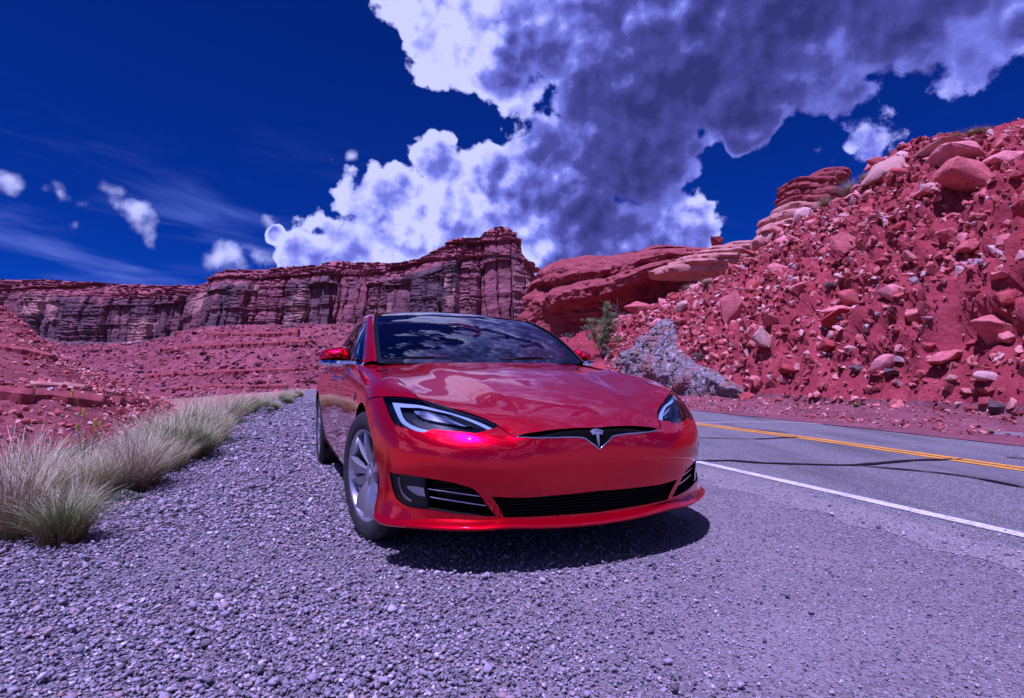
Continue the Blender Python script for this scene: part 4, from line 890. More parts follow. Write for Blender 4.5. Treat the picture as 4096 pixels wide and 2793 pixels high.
# ---- bumper, wings, doors and tail: one skin running right round the car
SK = [  # columns from the nose centre back; rows from the sill up
 [(.885, 0, .235), (.894, 0, .29), (.907, 0, .35), (.917, 0, .41), (.924, 0, .47), (.927, 0, .53), (.923, 0, .58), (.913, 0, .615), (.896, 0, .642), (.86, 0, None)],
 [(.878, .20, .235), (.887, .20, .29), (.900, .20, .35), (.910, .20, .41), (.917, .20, .47), (.919, .20, .525), (.914, .20, .575), (.904, .20, .61), (.887, .20, .636), (.85, .20, None)],
 [(.855, .372, .235), (.864, .377, .29), (.878, .382, .35), (.889, .386, .41), (.896, .389, .47), (.896, .390, .52), (.889, .390, .56), (.876, .390, .59), (.855, .391, .616), (.825, .385, None)],
 [(.820, .490, .235), (.830, .496, .29), (.844, .503, .35), (.856, .510, .41), (.863, .515, .47), (.863, .514, .53), (.847, .502, .585), (.815, .480, .626), (.776, .457, .656), (.735, .44, None)],
 [(.768, .612, .235), (.774, .618, .29), (.784, .628, .35), (.793, .638, .41), (.800, .645, .47), (.797, .648, .54), (.771, .636, .60), (.722, .612, .66), (.655, .585, .709), (.60, .57, None)],
 [(.682, .752, .235), (.680, .755, .29), (.683, .761, .35), (.687, .769, .41), (.690, .776, .47), (.685, .783, .54), (.657, .782, .61), (.594, .765, .69), (.50, .745, None), (.45, .72, None)],
 [(.592, .868, .235), (.581, .862, .29), (.577, .860, .35), (.579, .863, .41), (.581, .868, .47), (.572, .872, .55), (.542, .867, .64), (.470, .839, .745), (.35, .772, None), (.32, .74, None)],
 [(.425, .948, .235), (.412, .938, .29), (.404, .932, .35), (.402, .933, .42), (.396, .938, .50), (.383, .939, .60), (.362, .930, .70), (.295, .888, .805), (.19, .785, None), (.19, .74, None)],
 [(.0, .898, .235), (.0, .922, .29), (.0, .942, .36), (.0, .953, .45), (.0, .960, .55), (.0, .962, .65), (.0, .953, .755), (-.01, .912, .856), (-.04, .79, None), (-.04, .74, None)],
 [(-.45, .90, .225), (-.45, .92, .28), (-.45, .930, .36), (-.45, .936, .45), (-.45, .943, .55), (-.45, .949, .65), (-.45, .949, .76), (-.46, .924, .872), (-.50, .825, .943), (-.50, .77, .957)],
 [(-.95, .905, .222), (-.95, .922, .28), (-.95, .930, .36), (-.95, .933, .45), (-.95, .942, .55), (-.95, .951, .65), (-.95, .954, .76), (-.95, .936, .875), (-.95, .885, .962), (-.95, .845, .99)],
 [(-1.6, .908, .222), (-1.6, .925, .28), (-1.6, .932, .36), (-1.6, .935, .45), (-1.6, .944, .55), (-1.6, .953, .65), (-1.6, .957, .76), (-1.6, .940, .88), (-1.6, .888, .97), (-1.6, .85, 1.0)],
 [(-2.2, .91, .222), (-2.2, .928, .28), (-2.2, .937, .36), (-2.2, .943, .45), (-2.2, .952, .55), (-2.2, .961, .65), (-2.2, .964, .76), (-2.2, .945, .885), (-2.2, .888, .978), (-2.2, .85, 1.01)],
 [(-2.6, .91, .225), (-2.6, .935, .285), (-2.6, .949, .36), (-2.6, .957, .45), (-2.6, .966, .55), (-2.6, .973, .65), (-2.6, .973, .76), (-2.6, .951, .89), (-2.6, .887, .985), (-2.6, .85, 1.015)],
 [(-2.96, .91, .235), (-2.96, .94, .29), (-2.96, .959, .36), (-2.96, .969, .45), (-2.96, .977, .55), (-2.96, .981, .65), (-2.96, .978, .76), (-2.96, .953, .895), (-2.96, .88, .992), (-2.96, .84, 1.02)],
 [(-3.4, .90, .245), (-3.4, .925, .30), (-3.4, .942, .37), (-3.4, .952, .46), (-3.4, .96, .56), (-3.4, .964, .66), (-3.4, .957, .77), (-3.4, .928, .905), (-3.4, .845, 1.005), (-3.4, .80, 1.035)],
 [(-3.72, .80, .25), (-3.74, .82, .31), (-3.76, .84, .38), (-3.78, .85, .47), (-3.78, .86, .57), (-3.77, .862, .67), (-3.75, .855, .78), (-3.72, .825, .915), (-3.66, .755, 1.02), (-3.62, .72, 1.05)],
 [(-3.90, .60, .25), (-3.93, .61, .31), (-3.96, .62, .38), (-3.98, .625, .47), (-3.98, .63, .57), (-3.97, .63, .67), (-3.95, .625, .79), (-3.91, .60, .93), (-3.83, .55, 1.035), (-3.78, .53, 1.065)],
 [(-3.97, .30, .25), (-4.00, .30, .31), (-4.03, .305, .38), (-4.05, .31, .47), (-4.05, .31, .57), (-4.04, .31, .67), (-4.02, .31, .79), (-3.98, .30, .935), (-3.90, .275, 1.04), (-3.85, .27, 1.07)],
 [(-3.98, 0, .25), (-4.01, 0, .31), (-4.04, 0, .38), (-4.06, 0, .47), (-4.06, 0, .57), (-4.05, 0, .67), (-4.03, 0, .79), (-3.99, 0, .937), (-3.91, 0, 1.043), (-3.86, 0, 1.073)]]
SK = np.array([[(x, y, hz(x, y) if z is None else z) for x, y, z in c] for c in SK])
sk_s = np.concatenate([[0], np.cumsum(np.linalg.norm(np.diff(SK[:, 3, :], axis=0), axis=1))])
TR = [0, .06, .125, .19, .255, .325, .40, .48, .575, .64]
T_TOP = .575
skin = Surf(np.concatenate([SK[:0:-1] * np.array([1, -1, 1]), SK]), np.concatenate([-sk_s[:0:-1], sk_s]), TR)
skin.dense(-sk_s[-1], 0.02, -0.01, .60, 620, 84)
skin_hit = lambda px, py: skin.hit(CAMC, rayc(px, py))
hood_hit = lambda px, py: hood_s.hit(CAMC, rayc(px, py))
def side_st(x, z): return skin.hit((x, -2.0, z), (0, 1, 0))        # where the right flank has this x and z

car = empty('electric_car', CAR_LOC, CAR_RZ)
tag(car, 'glossy red sedan with black panoramic roof parked on the gravel pull-out', 'car')

# ---- outlines traced on the skin (right half of the car, seen on the left of the picture)
HL_TOP = [(1532, 1587), (1583, 1588.5), (1635, 1592.5), (1681, 1599), (1738, 1610.5), (1803, 1627.5), (1867, 1647), (1919, 1666), (1958, 1687), (1990, 1705)]
HL_BOT = [(1965, 1715), (1929, 1727), (1903, 1733), (1841, 1727), (1764, 1719), (1733, 1715), (1712, 1721.5), (1697, 1728), (1681, 1727), (1635, 1714), (1588, 1700), (1575.5, 1690.5), (1560, 1663.5), (1544.5, 1622)]
hl_top = [skin_hit(*p) for p in HL_TOP]; hl_bot = [skin_hit(*p) for p in HL_BOT]
slot_low = [skin_hit(*p) for p in [(2065, 1747.5), (2100, 1749), (2226, 1751), (2300, 1749.5), (2321, 1750), (2340, 1754), (2362, 1770)]]
slot_tip = skin_hit(2393, 1798)
slot_tip = np.array([0.0, slot_tip[1]])
POCKET = [(1558.7, 1889), (1620, 1898), (1682, 1908), (1746, 1919), (1803, 1928.6), (1860, 1943.7), (1897, 1957), (1920, 1981.6), (1958, 2034.6), (1984, 2064), (1954, 2067), (1897.5, 2062), (1803, 2053), (1712, 2038), (1651, 2032.7), (1613.6, 2019.5), (1583, 1993), (1568, 1951), (1560.6, 1910)]
pocket = [skin_hit(*p) for p in POCKET]
INTAKE = [(1966, 1987), (2030, 1990), (2106, 1991), (2226, 1981), (2310, 1974)]
intake = [skin_hit(*p) for p in INTAKE]
it_c = skin.P([(0, .1)]); 
def t_at_centre(z):
    ts = np.linspace(0, .575, 300); return float(ts[np.argmin(abs(skin.P(np.stack([ts * 0, ts], 1))[:, 2] - z))])
intake_r = intake + [(0.0, t_at_centre(.350))]
intake_b = [skin_hit(*p) for p in [(2016, 2070), (1992, 2023)]]
central = [(-p[0], p[1]) for p in intake_r[:-1]]
central = list(map(tuple, intake_r)) + central[::-1] + [(-p[0], p[1]) for p in intake_b[::-1]] + [(0.0, t_at_centre(.246))] + list(map(tuple, intake_b))

ARCH_R, ARCH_Z = .402, .345
def arch(xc, a0, a1, n=28, r=ARCH_R): return [side_st(xc + r * math.cos(a), ARCH_Z + r * math.sin(a)) for a in np.linspace(a0, a1, n)]
a_low = math.asin((.245 - ARCH_Z) / ARCH_R)
seam_bf = [skin_hit(1500, 1591), skin_hit(1472, 1600)]             # bumper to wing joint, from lamp corner to wheel arch
sb = seam_bf[-1]; sb_xyz = skin.P([sb])[0]
ang_sb = math.atan2(sb_xyz[2] - ARCH_Z, sb_xyz[0])
arch_front = arch(0, a_low, ang_sb - .02, 16)
def lift(l, ds=0.0, dt=0.0): return [(p[0] + ds, p[1] + dt) for p in l]
# front bumper
half = [(arch_front[0][0], 0.0)] + arch_front + lift(seam_bf[::-1], 0, -.002) + lift([hl_top[0]], -.002, -.003) + [(p[0], p[1] - .002) for p in hl_bot[::-1]] \
     + [(hl_top[-1][0] + .002, hl_top[-1][1] - .003)] + [tuple(p) for p in [skin_hit(2052, 1746.5)]] + slot_low + [slot_tip]
bumper_loop = [tuple(p) for p in half] + [(-p[0], p[1]) for p in half[:-1]][::-1]
bumper = panel('front_bumper', skin, bumper_loop, 'car_paint', car, holes=[[tuple(p) for p in pocket], mirror_st(pocket), central], step=.016, flange=.012)
# wings, doors, quarters, sills on both sides
def both(fn):
    fn(lambda l: [tuple(p) for p in l], 1); fn(mirror_st, -1)
X_DOOR1, X_DOOR2, X_DOOR3 = -.70, -1.86, -2.83
def st_line(x, t0, t1, n=12):
    s = side_st(x, .5)[0]; return [(s, t) for t in np.linspace(t0, t1, n)]
seam_hw = [skin_hit(*p) for p in [(1681, 1600), (1675, 1595), (1661, 1567), (1639, 1552), (1595, 1516), (1551, 1494), (1505, 1485.5)]]
s_cowl = seam_hw[-1][0]
s_d1 = side_st(X_DOOR1, .5)[0]; s_d2 = side_st(X_DOOR2, .5)[0]; s_d3 = side_st(X_DOOR3, .5)[0]
rear_arch = arch(-2.96, 0.0, math.pi, 40); T_SILL = .075
ang_sill = math.asin((.30 - ARCH_Z) / ARCH_R)
def wing(mk, sgn):
    loop = [hl_top[0]] + lift(hl_top[1:4], 0, .003) + seam_hw + [(s_cowl - .002, .635), (s_d1 + .002, .635)] + [(s_d1 + .002, t) for t in np.linspace(T_TOP, T_SILL, 14)] \
        + arch(0, math.pi - ang_sill, ang_sb + .02, 40) + lift(seam_bf[::-1], 0, .003)
    panel('front_wing', skin, mk(loop), 'car_paint', car, step=.02, flange=.012)
both(wing)
def sill(mk, sgn):
    a0 = arch(0, math.pi - a_low, math.pi - ang_sill, 6); a1 = arch(-2.96, ang_sill, a_low, 6)
    loop = [(a0[0][0], 0.0)] + a0 + [(a0[-1][0], T_SILL - .003), (a1[0][0], T_SILL - .003)] + a1 + [(a1[-1][0], 0.0)]
    panel('sill', skin, mk(loop), 'car_paint', car, step=.03, flange=.03)
both(sill)
def doors(mk, sgn):
    panel('front_door', skin, mk([(s_d1 - .002, T_SILL), (s_d1 - .002, T_TOP), (s_d2 + .002, T_TOP), (s_d2 + .002, T_SILL)]), 'car_paint', car, step=.03)
    ra = arch(-2.96, ang_sill, 1.15, 22, ARCH_R + .03); s_e = ra[-1][0]
    panel('rear_door', skin, mk([(s_d2 - .002, T_SILL), (s_d2 - .002, T_TOP), (s_d3 + .002, T_TOP)] + [(s_e + .002, ra[-1][1] + .004)] + ra[::-1]), 'car_paint', car, step=.03)
both(doors)
S_END = float(sk_s[-1])
def quarter(mk, sgn):
    ra = arch(-2.96, ang_sill, 1.15, 22, ARCH_R + .026)
    a = arch(-2.96, ang_sill, math.pi - a_low, 46)
    s_e = ra[-1][0]
    loop = [(s_d3 - .002, T_TOP), (-S_END, T_TOP), (-S_END, 0.0), (a[-1][0], 0.0)] + a[::-1] + ra + [(s_e - .003, ra[-1][1] + .004)]
    panel('quarter_panel', skin, mk(loop), 'car_paint', car, step=.04)
both(quarter)
# ---- bonnet
HOOD_R = [(2352, 1711), (2258, 1715), (2163, 1725.5), (2100, 1734.5), (2068, 1745)]
hood_r = [hood_hit(*p) for p in HOOD_R]
seam_full = spline(np.concatenate([skin.P([slot_low[0]]), skin.P([skin_hit(2052, 1746.5)]), skin.P(hl_top[::-1])[:7]]), 30).tolist() + spline(skin.P(seam_hw), 30).tolist()
hood_r += [(p[1] + .0035, .93 - p[0] + (.0035 if k < 30 else 0)) for k, p in enumerate(seam_full)][1:]
def cowl(y): return -.412 - .195 * (abs(y) / .768) ** 2
yl = -hood_r[-1][0]
rear = [(-y, .93 - cowl(y)) for y in np.linspace(min(yl, .775), 0, 14)]
hl = [tuple(p) for p in hood_r] + rear
hood_loop = hl + [(-p[0], p[1]) for p in hl[:-1]][::-1] + [(0.0, hood_hit(2395, 1709.5)[1])]
hood = panel('bonnet', hood_s, hood_loop, 'car_paint', car, step=.02, flange=.014)
DBG = dict(hl=skin.P(hl_top), hood=hood_s.P(hood_r), seam=skin.P(seam_hw))
# dark channels behind the panel joints
def gap(name, surf, line, w=.012, depth=.011):
    l = resample(line, .02, False); P = surf.P(l); N = surf.N(l); T = np.gradient(P, axis=0); B = np.cross(N, T); B /= np.linalg.norm(B, axis=1, keepdims=True)
    return np.stack([P - N * depth - B * w, P - N * depth + B * w], 1)
mb = MB()
for mk in (lambda l: [tuple(p) for p in l], mirror_st):
    for line in (seam_hw, [hl_top[0]] + seam_bf, [(s_d1, .03), (s_d1, T_TOP)], [(s_d2, .03), (s_d2, T_TOP)], [(s_d3, .40), (s_d3, T_TOP)], [(a, T_SILL - .0015) for a in (s_d1 + .25, s_d3 + .45)], [hl_top[-1], skin_hit(2052, 1746), slot_low[0]]):
        mb.grid(gap('g', skin, mk(line)))
mb.build('panel_gap', 'black_gap', car)
# ---- generic lofts for the glasshouse
def loft(curves, na, nb):
    """skin through several 3D curves; na points along each, nb across"""
    C = np.array([spline(c, na) for c in curves]); return np.array([spline(C[:, i], nb) for i in range(na)])
def both_y(P): return P, P * np.array([1, -1, 1])
def glass(name, P, mat, parent, thick=None):
    return MB().grid(P).build(name, mat, parent)
# windscreen
WS_B = lambda u: np.array([-.395 - .205 * u * u, .772 * u, .980 + .010 * u * u])
WS_H = lambda u: np.array([-1.245 - .14 * u * u, .660 * u, 1.374 - .012 * u * u])
def ws_pt(u, v):
    b, h = WS_B(u), WS_H(u); p = b + (h - b) * v; k = 4 * v * (1 - v)
    return p + np.array([.018, 0, .034]) * k + np.array([0, .014 * np.sign(u) * abs(u) ** 3, 0]) * k
us = np.linspace(-1, 1, 41); vs = np.linspace(-.02, 1, 25)
ws = np.array([[ws_pt(u, v) for u in us] for v in vs])
screen = glass('windscreen', ws, 'windscreen_glass', car)
# black border printed round the glass
mb = MB()
def ws_band(u0, u1, v0, v1, nu, nv): mb.grid([[ws_pt(u, v) - np.array([.3, 0, .55]) * .004 for u in np.linspace(u0, u1, nu)] for v in np.linspace(v0, v1, nv)])
ws_band(-1, 1, .955, 1.0, 40, 4); ws_band(-1, 1, -.02, .035, 40, 4); ws_band(-1, -.965, .035, .955, 4, 24); ws_band(.965, 1, .035, .955, 4, 24)
mb.build('border', 'matte_black', screen)
EDGE = [ws_pt(-1, v) for v in (-.02, .2, .4, .6, .8, 1.0)]
ROOF_E = [(-1.70, -.648, 1.402), (-2.1, -.638, 1.412), (-2.5, -.632, 1.388), (-2.9, -.63, 1.31), (-3.3, -.64, 1.19), (-3.64, -.67, 1.06)]
QC = [(-.72, -.842, .968), (-.86, -.815, 1.06), (-1.0, -.790, 1.14), (-1.14, -.763, 1.222), (-1.28, -.738, 1.288), (-1.42, -.718, 1.333)]
RAIL = [(-1.72, -.702, 1.366), (-2.1, -.692, 1.374), (-2.5, -.686, 1.346), (-2.9, -.686, 1.268), (-3.3, -.70, 1.15), (-3.66, -.735, 1.03)]
inner = np.array(EDGE + ROOF_E); outer = np.array(QC + RAIL)
mid = (inner + outer) / 2 + np.array([.004, -.016, .013])
P = loft([inner + np.array([0, 0, -.012]), inner + np.array([0.001, -.003, .004]), mid, outer, outer + np.array([0, .012, -.006])], 70, 14)
for Q in both_y(P): MB().grid(Q).build('roof_rail', 'car_paint', car)
# dark rubber seam along the screen edge
for sg in (-1, 1): MB().tube([np.array([p[0], p[1] * -sg, p[2]]) + np.array([0.004, 0, .006]) for p in spline(EDGE, 24)], .005, 6).build('screen_seal', 'matte_black', screen)
# roof glass and tailgate glass
RC = [(-1.255, 0, 1.380), (-1.5, 0, 1.430), (-2.0, 0, 1.456), (-2.5, 0, 1.442), (-2.85, 0, 1.39), (-3.3, 0, 1.255), (-3.78, 0, 1.075)]
RE = [(-1.39, -.655, 1.371)] + ROOF_E
def roof_rows(x0, x1, n, m):
    c = spline(RC, 160); e = spline(RE, 160); out = []
    for k in np.linspace(0, 1, n):
        f = x0 + (x1 - x0) * k; i = int(f * 159); a, b = c[i], e[i]
        row = [a * (1 - u * u) + b * u * u + np.array([0, 0, 0]) + np.array([0, (b[1] - a[1]) * (abs(u) - u * u), (b[2] - a[2]) * (abs(u) ** 2.4 - u * u)]) for u in np.linspace(0, 1, m)]
        row = row[::-1] + [r * np.array([1, -1, 1]) for r in row[1:]]; out.append(row)
    return np.array(out)
MB().grid(roof_rows(0, .52, 30, 14)).build('roof_glass', 'roof_glass', car)
MB().grid(roof_rows(.525, .585, 5, 14)).build('roof_crossbar', 'gloss_black', car)
MB().grid(roof_rows(.59, .93, 24, 14)).build('rear_window', 'rear_glass', car)
MB().grid(roof_rows(.932, 1.0, 6, 14)).build('tailgate_top', 'car_paint', car)
# side windows, bright trim
BELT = np.array([(-.74, -.845, .965), (-.95, -.872, .972), (-1.6, -.878, .982), (-2.2, -.878, .99), (-2.6, -.872, .998), (-3.0, -.855, 1.006), (-3.3, -.82, 1.012), (-3.55, -.775, 1.02)])
TOPW = outer[:11] + np.array([0, .004, -.008])
TOPW = np.concatenate([TOPW, [(-3.52, -.722, 1.07)]])
b = spline(BELT, 60); t = spline(TOPW, 60)
def glass_mid(i, j): m = (b[i] + t[i]) / 2; return m + np.array([0, -.014, .008])
G = np.array([spline([b[i], glass_mid(i, 0), t[i]], 8) for i in range(60)])
cut = 30
for sg, Q in zip((-1, 1), both_y(G)):
    MB().grid(Q[:cut]).build('front_side_window', 'dark_glass', car)
    MB().grid(Q[cut + 1:]).build('rear_side_window', 'dark_glass', car)
    fl = np.array([1, -sg, 1])
    MB().grid(np.array([G[cut - 1:cut + 2, :, :]])[0] * np.array([1, -sg, 1]) + np.array([0, sg * .003, 0])).build('door_pillar', 'gloss_black', car)
    MB().tube([(p * fl) + np.array([0, sg * .004, .0]) for p in b], .009, 6).tube([(p * fl) + np.array([0, sg * .008, .0]) for p in t], .009, 6).build('window_trim', 'chrome', car)
# shoulder between the skin and the window line
top_s = np.linspace(s_d1 + .03, -S_END * .93, 70)
TT = skin.P(np.stack([top_s, top_s * 0 + T_TOP - .004], 1)); BB = np.array([spline(np.concatenate([[(-.66, -.80, .972)], BELT, [(-3.72, -.70, 1.04)]]), 400)[np.argmin(abs(spline(np.concatenate([[(-.66, -.80, .972)], BELT, [(-3.72, -.70, 1.04)]]), 400)[:, 0] - p[0]))] for p in TT])
S = np.stack([TT, (TT + BB) / 2 + np.array([0, -.003, .004]), BB + np.array([0, .01, -.004])], 1)
for Q in both_y(S): MB().grid(Q).build('shoulder', 'car_paint', car)

# ---- splitter lip under the bumper
LIP = [(.925, 0, .196), (.917, .2, .201), (.894, .36, .209), (.876, .44, .213), (.850, .53, .209), (.80, .645, .208), (.715, .772, .208), (.622, .870, .206), (.53, .942, .206), (.46, .957, .214), (.42, .952, .224)]
lp = spline(LIP, 60)
prof = [(-.10, .004), (-.004, -.002), (.004, .005), (.004, .012), (-.003, .018), (-.022, .028), (-.045, .040)]
def lip_rows():
    rows = []
    full = np.concatenate([lp[:0:-1] * np.array([1, -1, 1]), lp]); tg = np.gradient(full, axis=0)
    for q, tt in zip(full, tg):
        n = np.array([tt[1], -tt[0], 0]); n /= np.linalg.norm(n) + 1e-9
        rows.append([q + n * o + np.array([0, 0, h]) for o, h in prof])
    return np.array(rows)
lr = lip_rows(); me_l = MB().grid(lr).mesh('front_splitter'); me_l.set_sharp_from_angle(angle=rad(40)); link('front_splitter', me_l, 'car_paint', car)

# ---- nose slot with bright edge, badge
slot_dark = [tuple(p) for p in slot_low] + [tuple(slot_tip)] + [(-p[0], p[1]) for p in slot_low[::-1]]
ups = [(s, T_TOP + .01) for s in np.linspace(-slot_low[0][0] - .0, slot_low[0][0], 40)]
panel('nose_slot', skin, slot_dark + ups[1:-1], 'black_gap', car, step=.02, flange=0, offset=-.013)
edge = [tuple(p) for p in slot_low] + [tuple(slot_tip)] + [(-p[0], p[1]) for p in slot_low[::-1]]
er = resample(edge, .01, False); EP = skin.P(er); EN = skin.N(er)
MB().tube(EP + EN * .0005, .0034, 6).build('slot_trim', 'chrome', car)
c0 = skin.P([(0, t_at_centre(.60))])[0]
def badge():
    ts = np.linspace(.30, .60, 60); cc = skin.P(np.stack([ts * 0, ts], 1)); cx_, cz_ = cc[:, 0], cc[:, 2]
    def arc(y0, z_end, z_mid, n=9): return [(y, z_mid + (z_end - z_mid) * (y / y0) ** 2) for y in np.linspace(-y0, y0, n)]
    up1 = arc(.0345, .6265, .6375); lo1 = arc(.0325, .6205, .6305)
    cap = up1 + lo1[::-1]
    up2 = arc(.0315, .6180, .6282)
    body = up2 + [(.0245, .6085), (.0205, .6135), (.0125, .6165), (.0092, .6150), (.0010, .5560), (-.0010, .5560), (-.0092, .6150), (-.0125, .6165), (-.0205, .6135), (-.0245, .6085)]
    mb = MB()
    def ext(poly):
        n = len(poly); tilt = lambda z: float(np.interp(z, cz_, cx_)) - .006
        cy = sum(a for a, _ in poly) / n; cz = sum(c for _, c in poly) / n
        vs = [(tilt(z) - .010, y, z) for y, z in poly] + [(tilt(z), y, z) for y, z in poly] + [(tilt(z) + .0025, y * .93, z + (cz - z) * .05) for y, z in poly]
        fs = [(i, (i + 1) % n, n + (i + 1) % n, n + i) for i in range(n)] + [(n + i, n + (i + 1) % n, 2 * n + (i + 1) % n, 2 * n + i) for i in range(n)] + [tuple(range(2 * n, 3 * n))]
        mb.add(vs, fs)
    ext(cap); ext(body)
    mb.build('badge', 'satin_chrome', car, smooth=False)
badge()

# ---- head lamps
DRL_O = [(320, 190), (500, 200), (750, 232), (1000, 275), (1250, 335), (1500, 412), (1700, 490), (1850, 560), (1940, 605)]
DRL_I = [(1870, 622), (1750, 560), (1600, 492), (1400, 412), (1250, 362), (1000, 318), (750, 276), (500, 262), (440, 262), (450, 320), (480, 420), (530, 490), (600, 540), (720, 590), (850, 620), (960, 640), (880, 672), (700, 650), (560, 590), (450, 520), (400, 430), (350, 300)]
def crop3(p): return (1480 + .2582 * p[0], 1550 + .2582 * p[1])
drl = [tuple(skin_hit(*crop3(p))) for p in DRL_O + DRL_I]
lens_loop = [tuple(p) for p in hl_top] + [tuple(p) for p in hl_bot]
REF = [(640, 285), (820, 300), (1050, 345), (1300, 400), (1500, 455), (1610, 500), (1560, 530), (1400, 520), (1150, 490), (900, 450), (780, 415), (690, 360)]
refl = [tuple(skin_hit(*crop3(p))) for p in REF]
for mk in (lambda l: [tuple(p) for p in l], mirror_st):
    lamp = panel('headlight', skin, mk(lens_loop), 'lamp_dark', car, step=.02, flange=0, offset=-.045)
    panel('lens', skin, mk(lens_loop), 'lens_clear', lamp, step=.016, flange=0, offset=-.001)
    # frame wall between lens and bowl
    l = resample(mk(lens_loop), .01); Pq = skin.P(l); Nq = skin.N(l); m = len(l)
    MB().add(list(Pq - Nq * .003) + list(Pq - Nq * .046), [(i, (i + 1) % m, m + (i + 1) % m, m + i) for i in range(m)]).build('housing', 'lamp_dark', lamp)
    panel('daytime_light', skin, mk(drl), 'lamp_white', lamp, step=.01, flange=.012, offset=-.020)
    panel('reflector', skin, mk(refl), 'lamp_reflector', lamp, step=.012, flange=.012, offset=-.030)

# ---- side pockets with fog lamps and bright strips, central intake
def r3(p): return (1500 + .3786 * p[0], 1550 + .3786 * p[1])
FOG = [(158, 905), (330, 925), (495, 955), (520, 1090), (535, 1200), (550, 1290), (530, 1300), (400, 1275), (300, 1240), (222, 1170), (182, 1060), (163, 955)]
FOG_I = [(300, 1050), (400, 1058), (492, 1078), (508, 1168), (430, 1155), (370, 1120), (320, 1080)]
FOG_L = [(200, 960), (222, 955), (235, 1040), (262, 1110), (310, 1165), (365, 1200), (350, 1215), (290, 1180), (240, 1120), (212, 1050)]
fog = [tuple(skin_hit(*r3(p))) for p in FOG]; fog_i = [tuple(skin_hit(*r3(p))) for p in FOG_I]; fog_l = [tuple(skin_hit(*r3(p))) for p in FOG_L]
STR = [[(505, 1082), (800, 1128), (1125, 1174)], [(530, 1168), (830, 1222), (1200, 1276)]]
for mk in (lambda l: [tuple(p) for p in l], mirror_st):
    pk = resample(mk(pocket), .012); Pq = skin.P(pk); Nq = skin.N(pk); m = len(pk); cen = Pq.mean(0)
    wall = [Pq - Nq * .004, Pq - Nq * .05 + (cen - Pq) * .05, Pq - Nq * .11 + (cen - Pq) * .12]
    MB().add(np.concatenate(wall), [(r * m + i, r * m + (i + 1) % m, (r + 1) * m + (i + 1) % m, (r + 1) * m + i) for r in range(2) for i in range(m)] + [tuple(range(2 * m, 3 * m))]).build('side_duct', 'matte_black', car)
    # red inner return at the nose end of the duct
    k = [i for i in range(m) if abs(pk[i][0]) < abs(pocket[6][0]) + .012]
    fl = panel('fog_lamp', skin, mk(fog), 'fog_dark', car, step=.015, flange=.04, offset=-.028)
    panel('lens', skin, mk(fog), 'lens_clear', fl, step=.015, flange=.014, offset=-.006)
    panel('bulb', skin, mk(fog_i), 'lamp_reflector', fl, step=.008, flange=.006, offset=-.020)
    panel('light_guide', skin, mk(fog_l), 'satin_chrome', fl, step=.008, flange=.004, offset=-.020)
    for sline in STR:
        l = resample(mk([skin_hit(*r3(p)) for p in sline]), .02, False); A = skin.P(l) - skin.N(l) * .022
        MB().tube(A, [.0042] * (len(A) - 1) + [.002], 6).build('bright_strip', 'chrome', car)
    for zf in np.linspace(.15, .9, 6):
        lo_, hi_ = np.array(mk(pocket)).min(0), np.array(mk(pocket)).max(0); tt_ = lo_[1] + (hi_[1] - lo_[1]) * zf
        l = [(s, tt_ + .02 * (1 if True else 0)) for s in np.linspace(lo_[0] + .06, hi_[0] - .06, 12)]
        l = [q for q in l if inside(mk(pocket), np.array([q]))[0]]
        if len(l) > 2: A = skin.P(l) - skin.N(l) * .07; MB().tube(A, .003, 5).build('duct_slat', 'gloss_black', car)
cl = resample(central, .012); Pq = skin.P(cl); Nq = skin.N(cl); m = len(cl); cen = Pq.mean(0)
wall = [Pq - Nq * .003, Pq - np.array([.06, 0, 0]), Pq - np.array([.12, 0, 0])]
MB().add(np.concatenate(wall), [(r * m + i, r * m + (i + 1) % m, (r + 1) * m + (i + 1) % m, (r + 1) * m + i) for r in range(2) for i in range(m)]).build('intake_duct', 'matte_black', car)
MB().box((.775, 0, .295), (.01, .96, .13)).build('radiator', 'black_gap', car)
ymax = float(np.abs(Pq[:, 1]).max())
for k in range(7):
    z = .256 + .0135 * k; yy = np.linspace(-ymax + .03, ymax - .03, 25)
    A = [np.array([float(np.interp(abs(y), [0, .2, .37, .46], [.868, .861, .838, .81])), y, z]) for y in yy]
    mbs = MB()
    for q in range(len(A) - 1):
        a, c = A[q], A[q + 1]
        mbs.add([a + (.012, 0, .001), a + (-.012, 0, .004), c + (-.012, 0, .004), c + (.012, 0, .001), a + (.012, 0, -.003), a + (-.012, 0, 0), c + (-.012, 0, 0), c + (.012, 0, -.003)], [(0, 1, 2, 3), (7, 6, 5, 4), (0, 3, 7, 4)])
    mbs.build('grille_slat', 'matte_black', car, smooth=False)
for y in np.linspace(-.36, .36, 7): MB().box((.835 - .1 * abs(y) ** 2, y, .297), (.006, .005, .095)).build('grille_rib', 'matte_black', car, smooth=False)
MB().box((.80, -.30, .272), (.06, .10, .03)).build('radar_cover', 'matte_black', car)
# parking sensors
SENS = [(1688, 1850), (2125, 1944)]
for mk in (1, -1):
    for px in SENS:
        st = skin_hit(*px); st = np.array([st[0] * mk, st[1]]); c = skin.P([st])[0]; n = skin.N([st])[0]; a = np.cross(n, [0, 0, 1]); a /= np.linalg.norm(a); bb = np.cross(n, a)
        th = np.linspace(0, 2 * math.pi, 25)[:-1]
        ring = [c + n * o + r * (math.cos(q) * a + math.sin(q) * bb) for o, r in ((.0002, .0105), (.0016, .0100), (.0014, .0092), (-.001, .0088)) for q in th]
        so = MB().add(ring, [(i * 24 + j, i * 24 + (j + 1) % 24, (i + 1) * 24 + (j + 1) % 24, (i + 1) * 24 + j) for i in range(3) for j in range(24)]).build('parking_sensor', 'car_paint', car)
        MB().add([c + n * .0012 + .0092 * (math.cos(q) * a + math.sin(q) * bb) for q in th], [tuple(range(24))]).build('cap', 'car_paint', so)

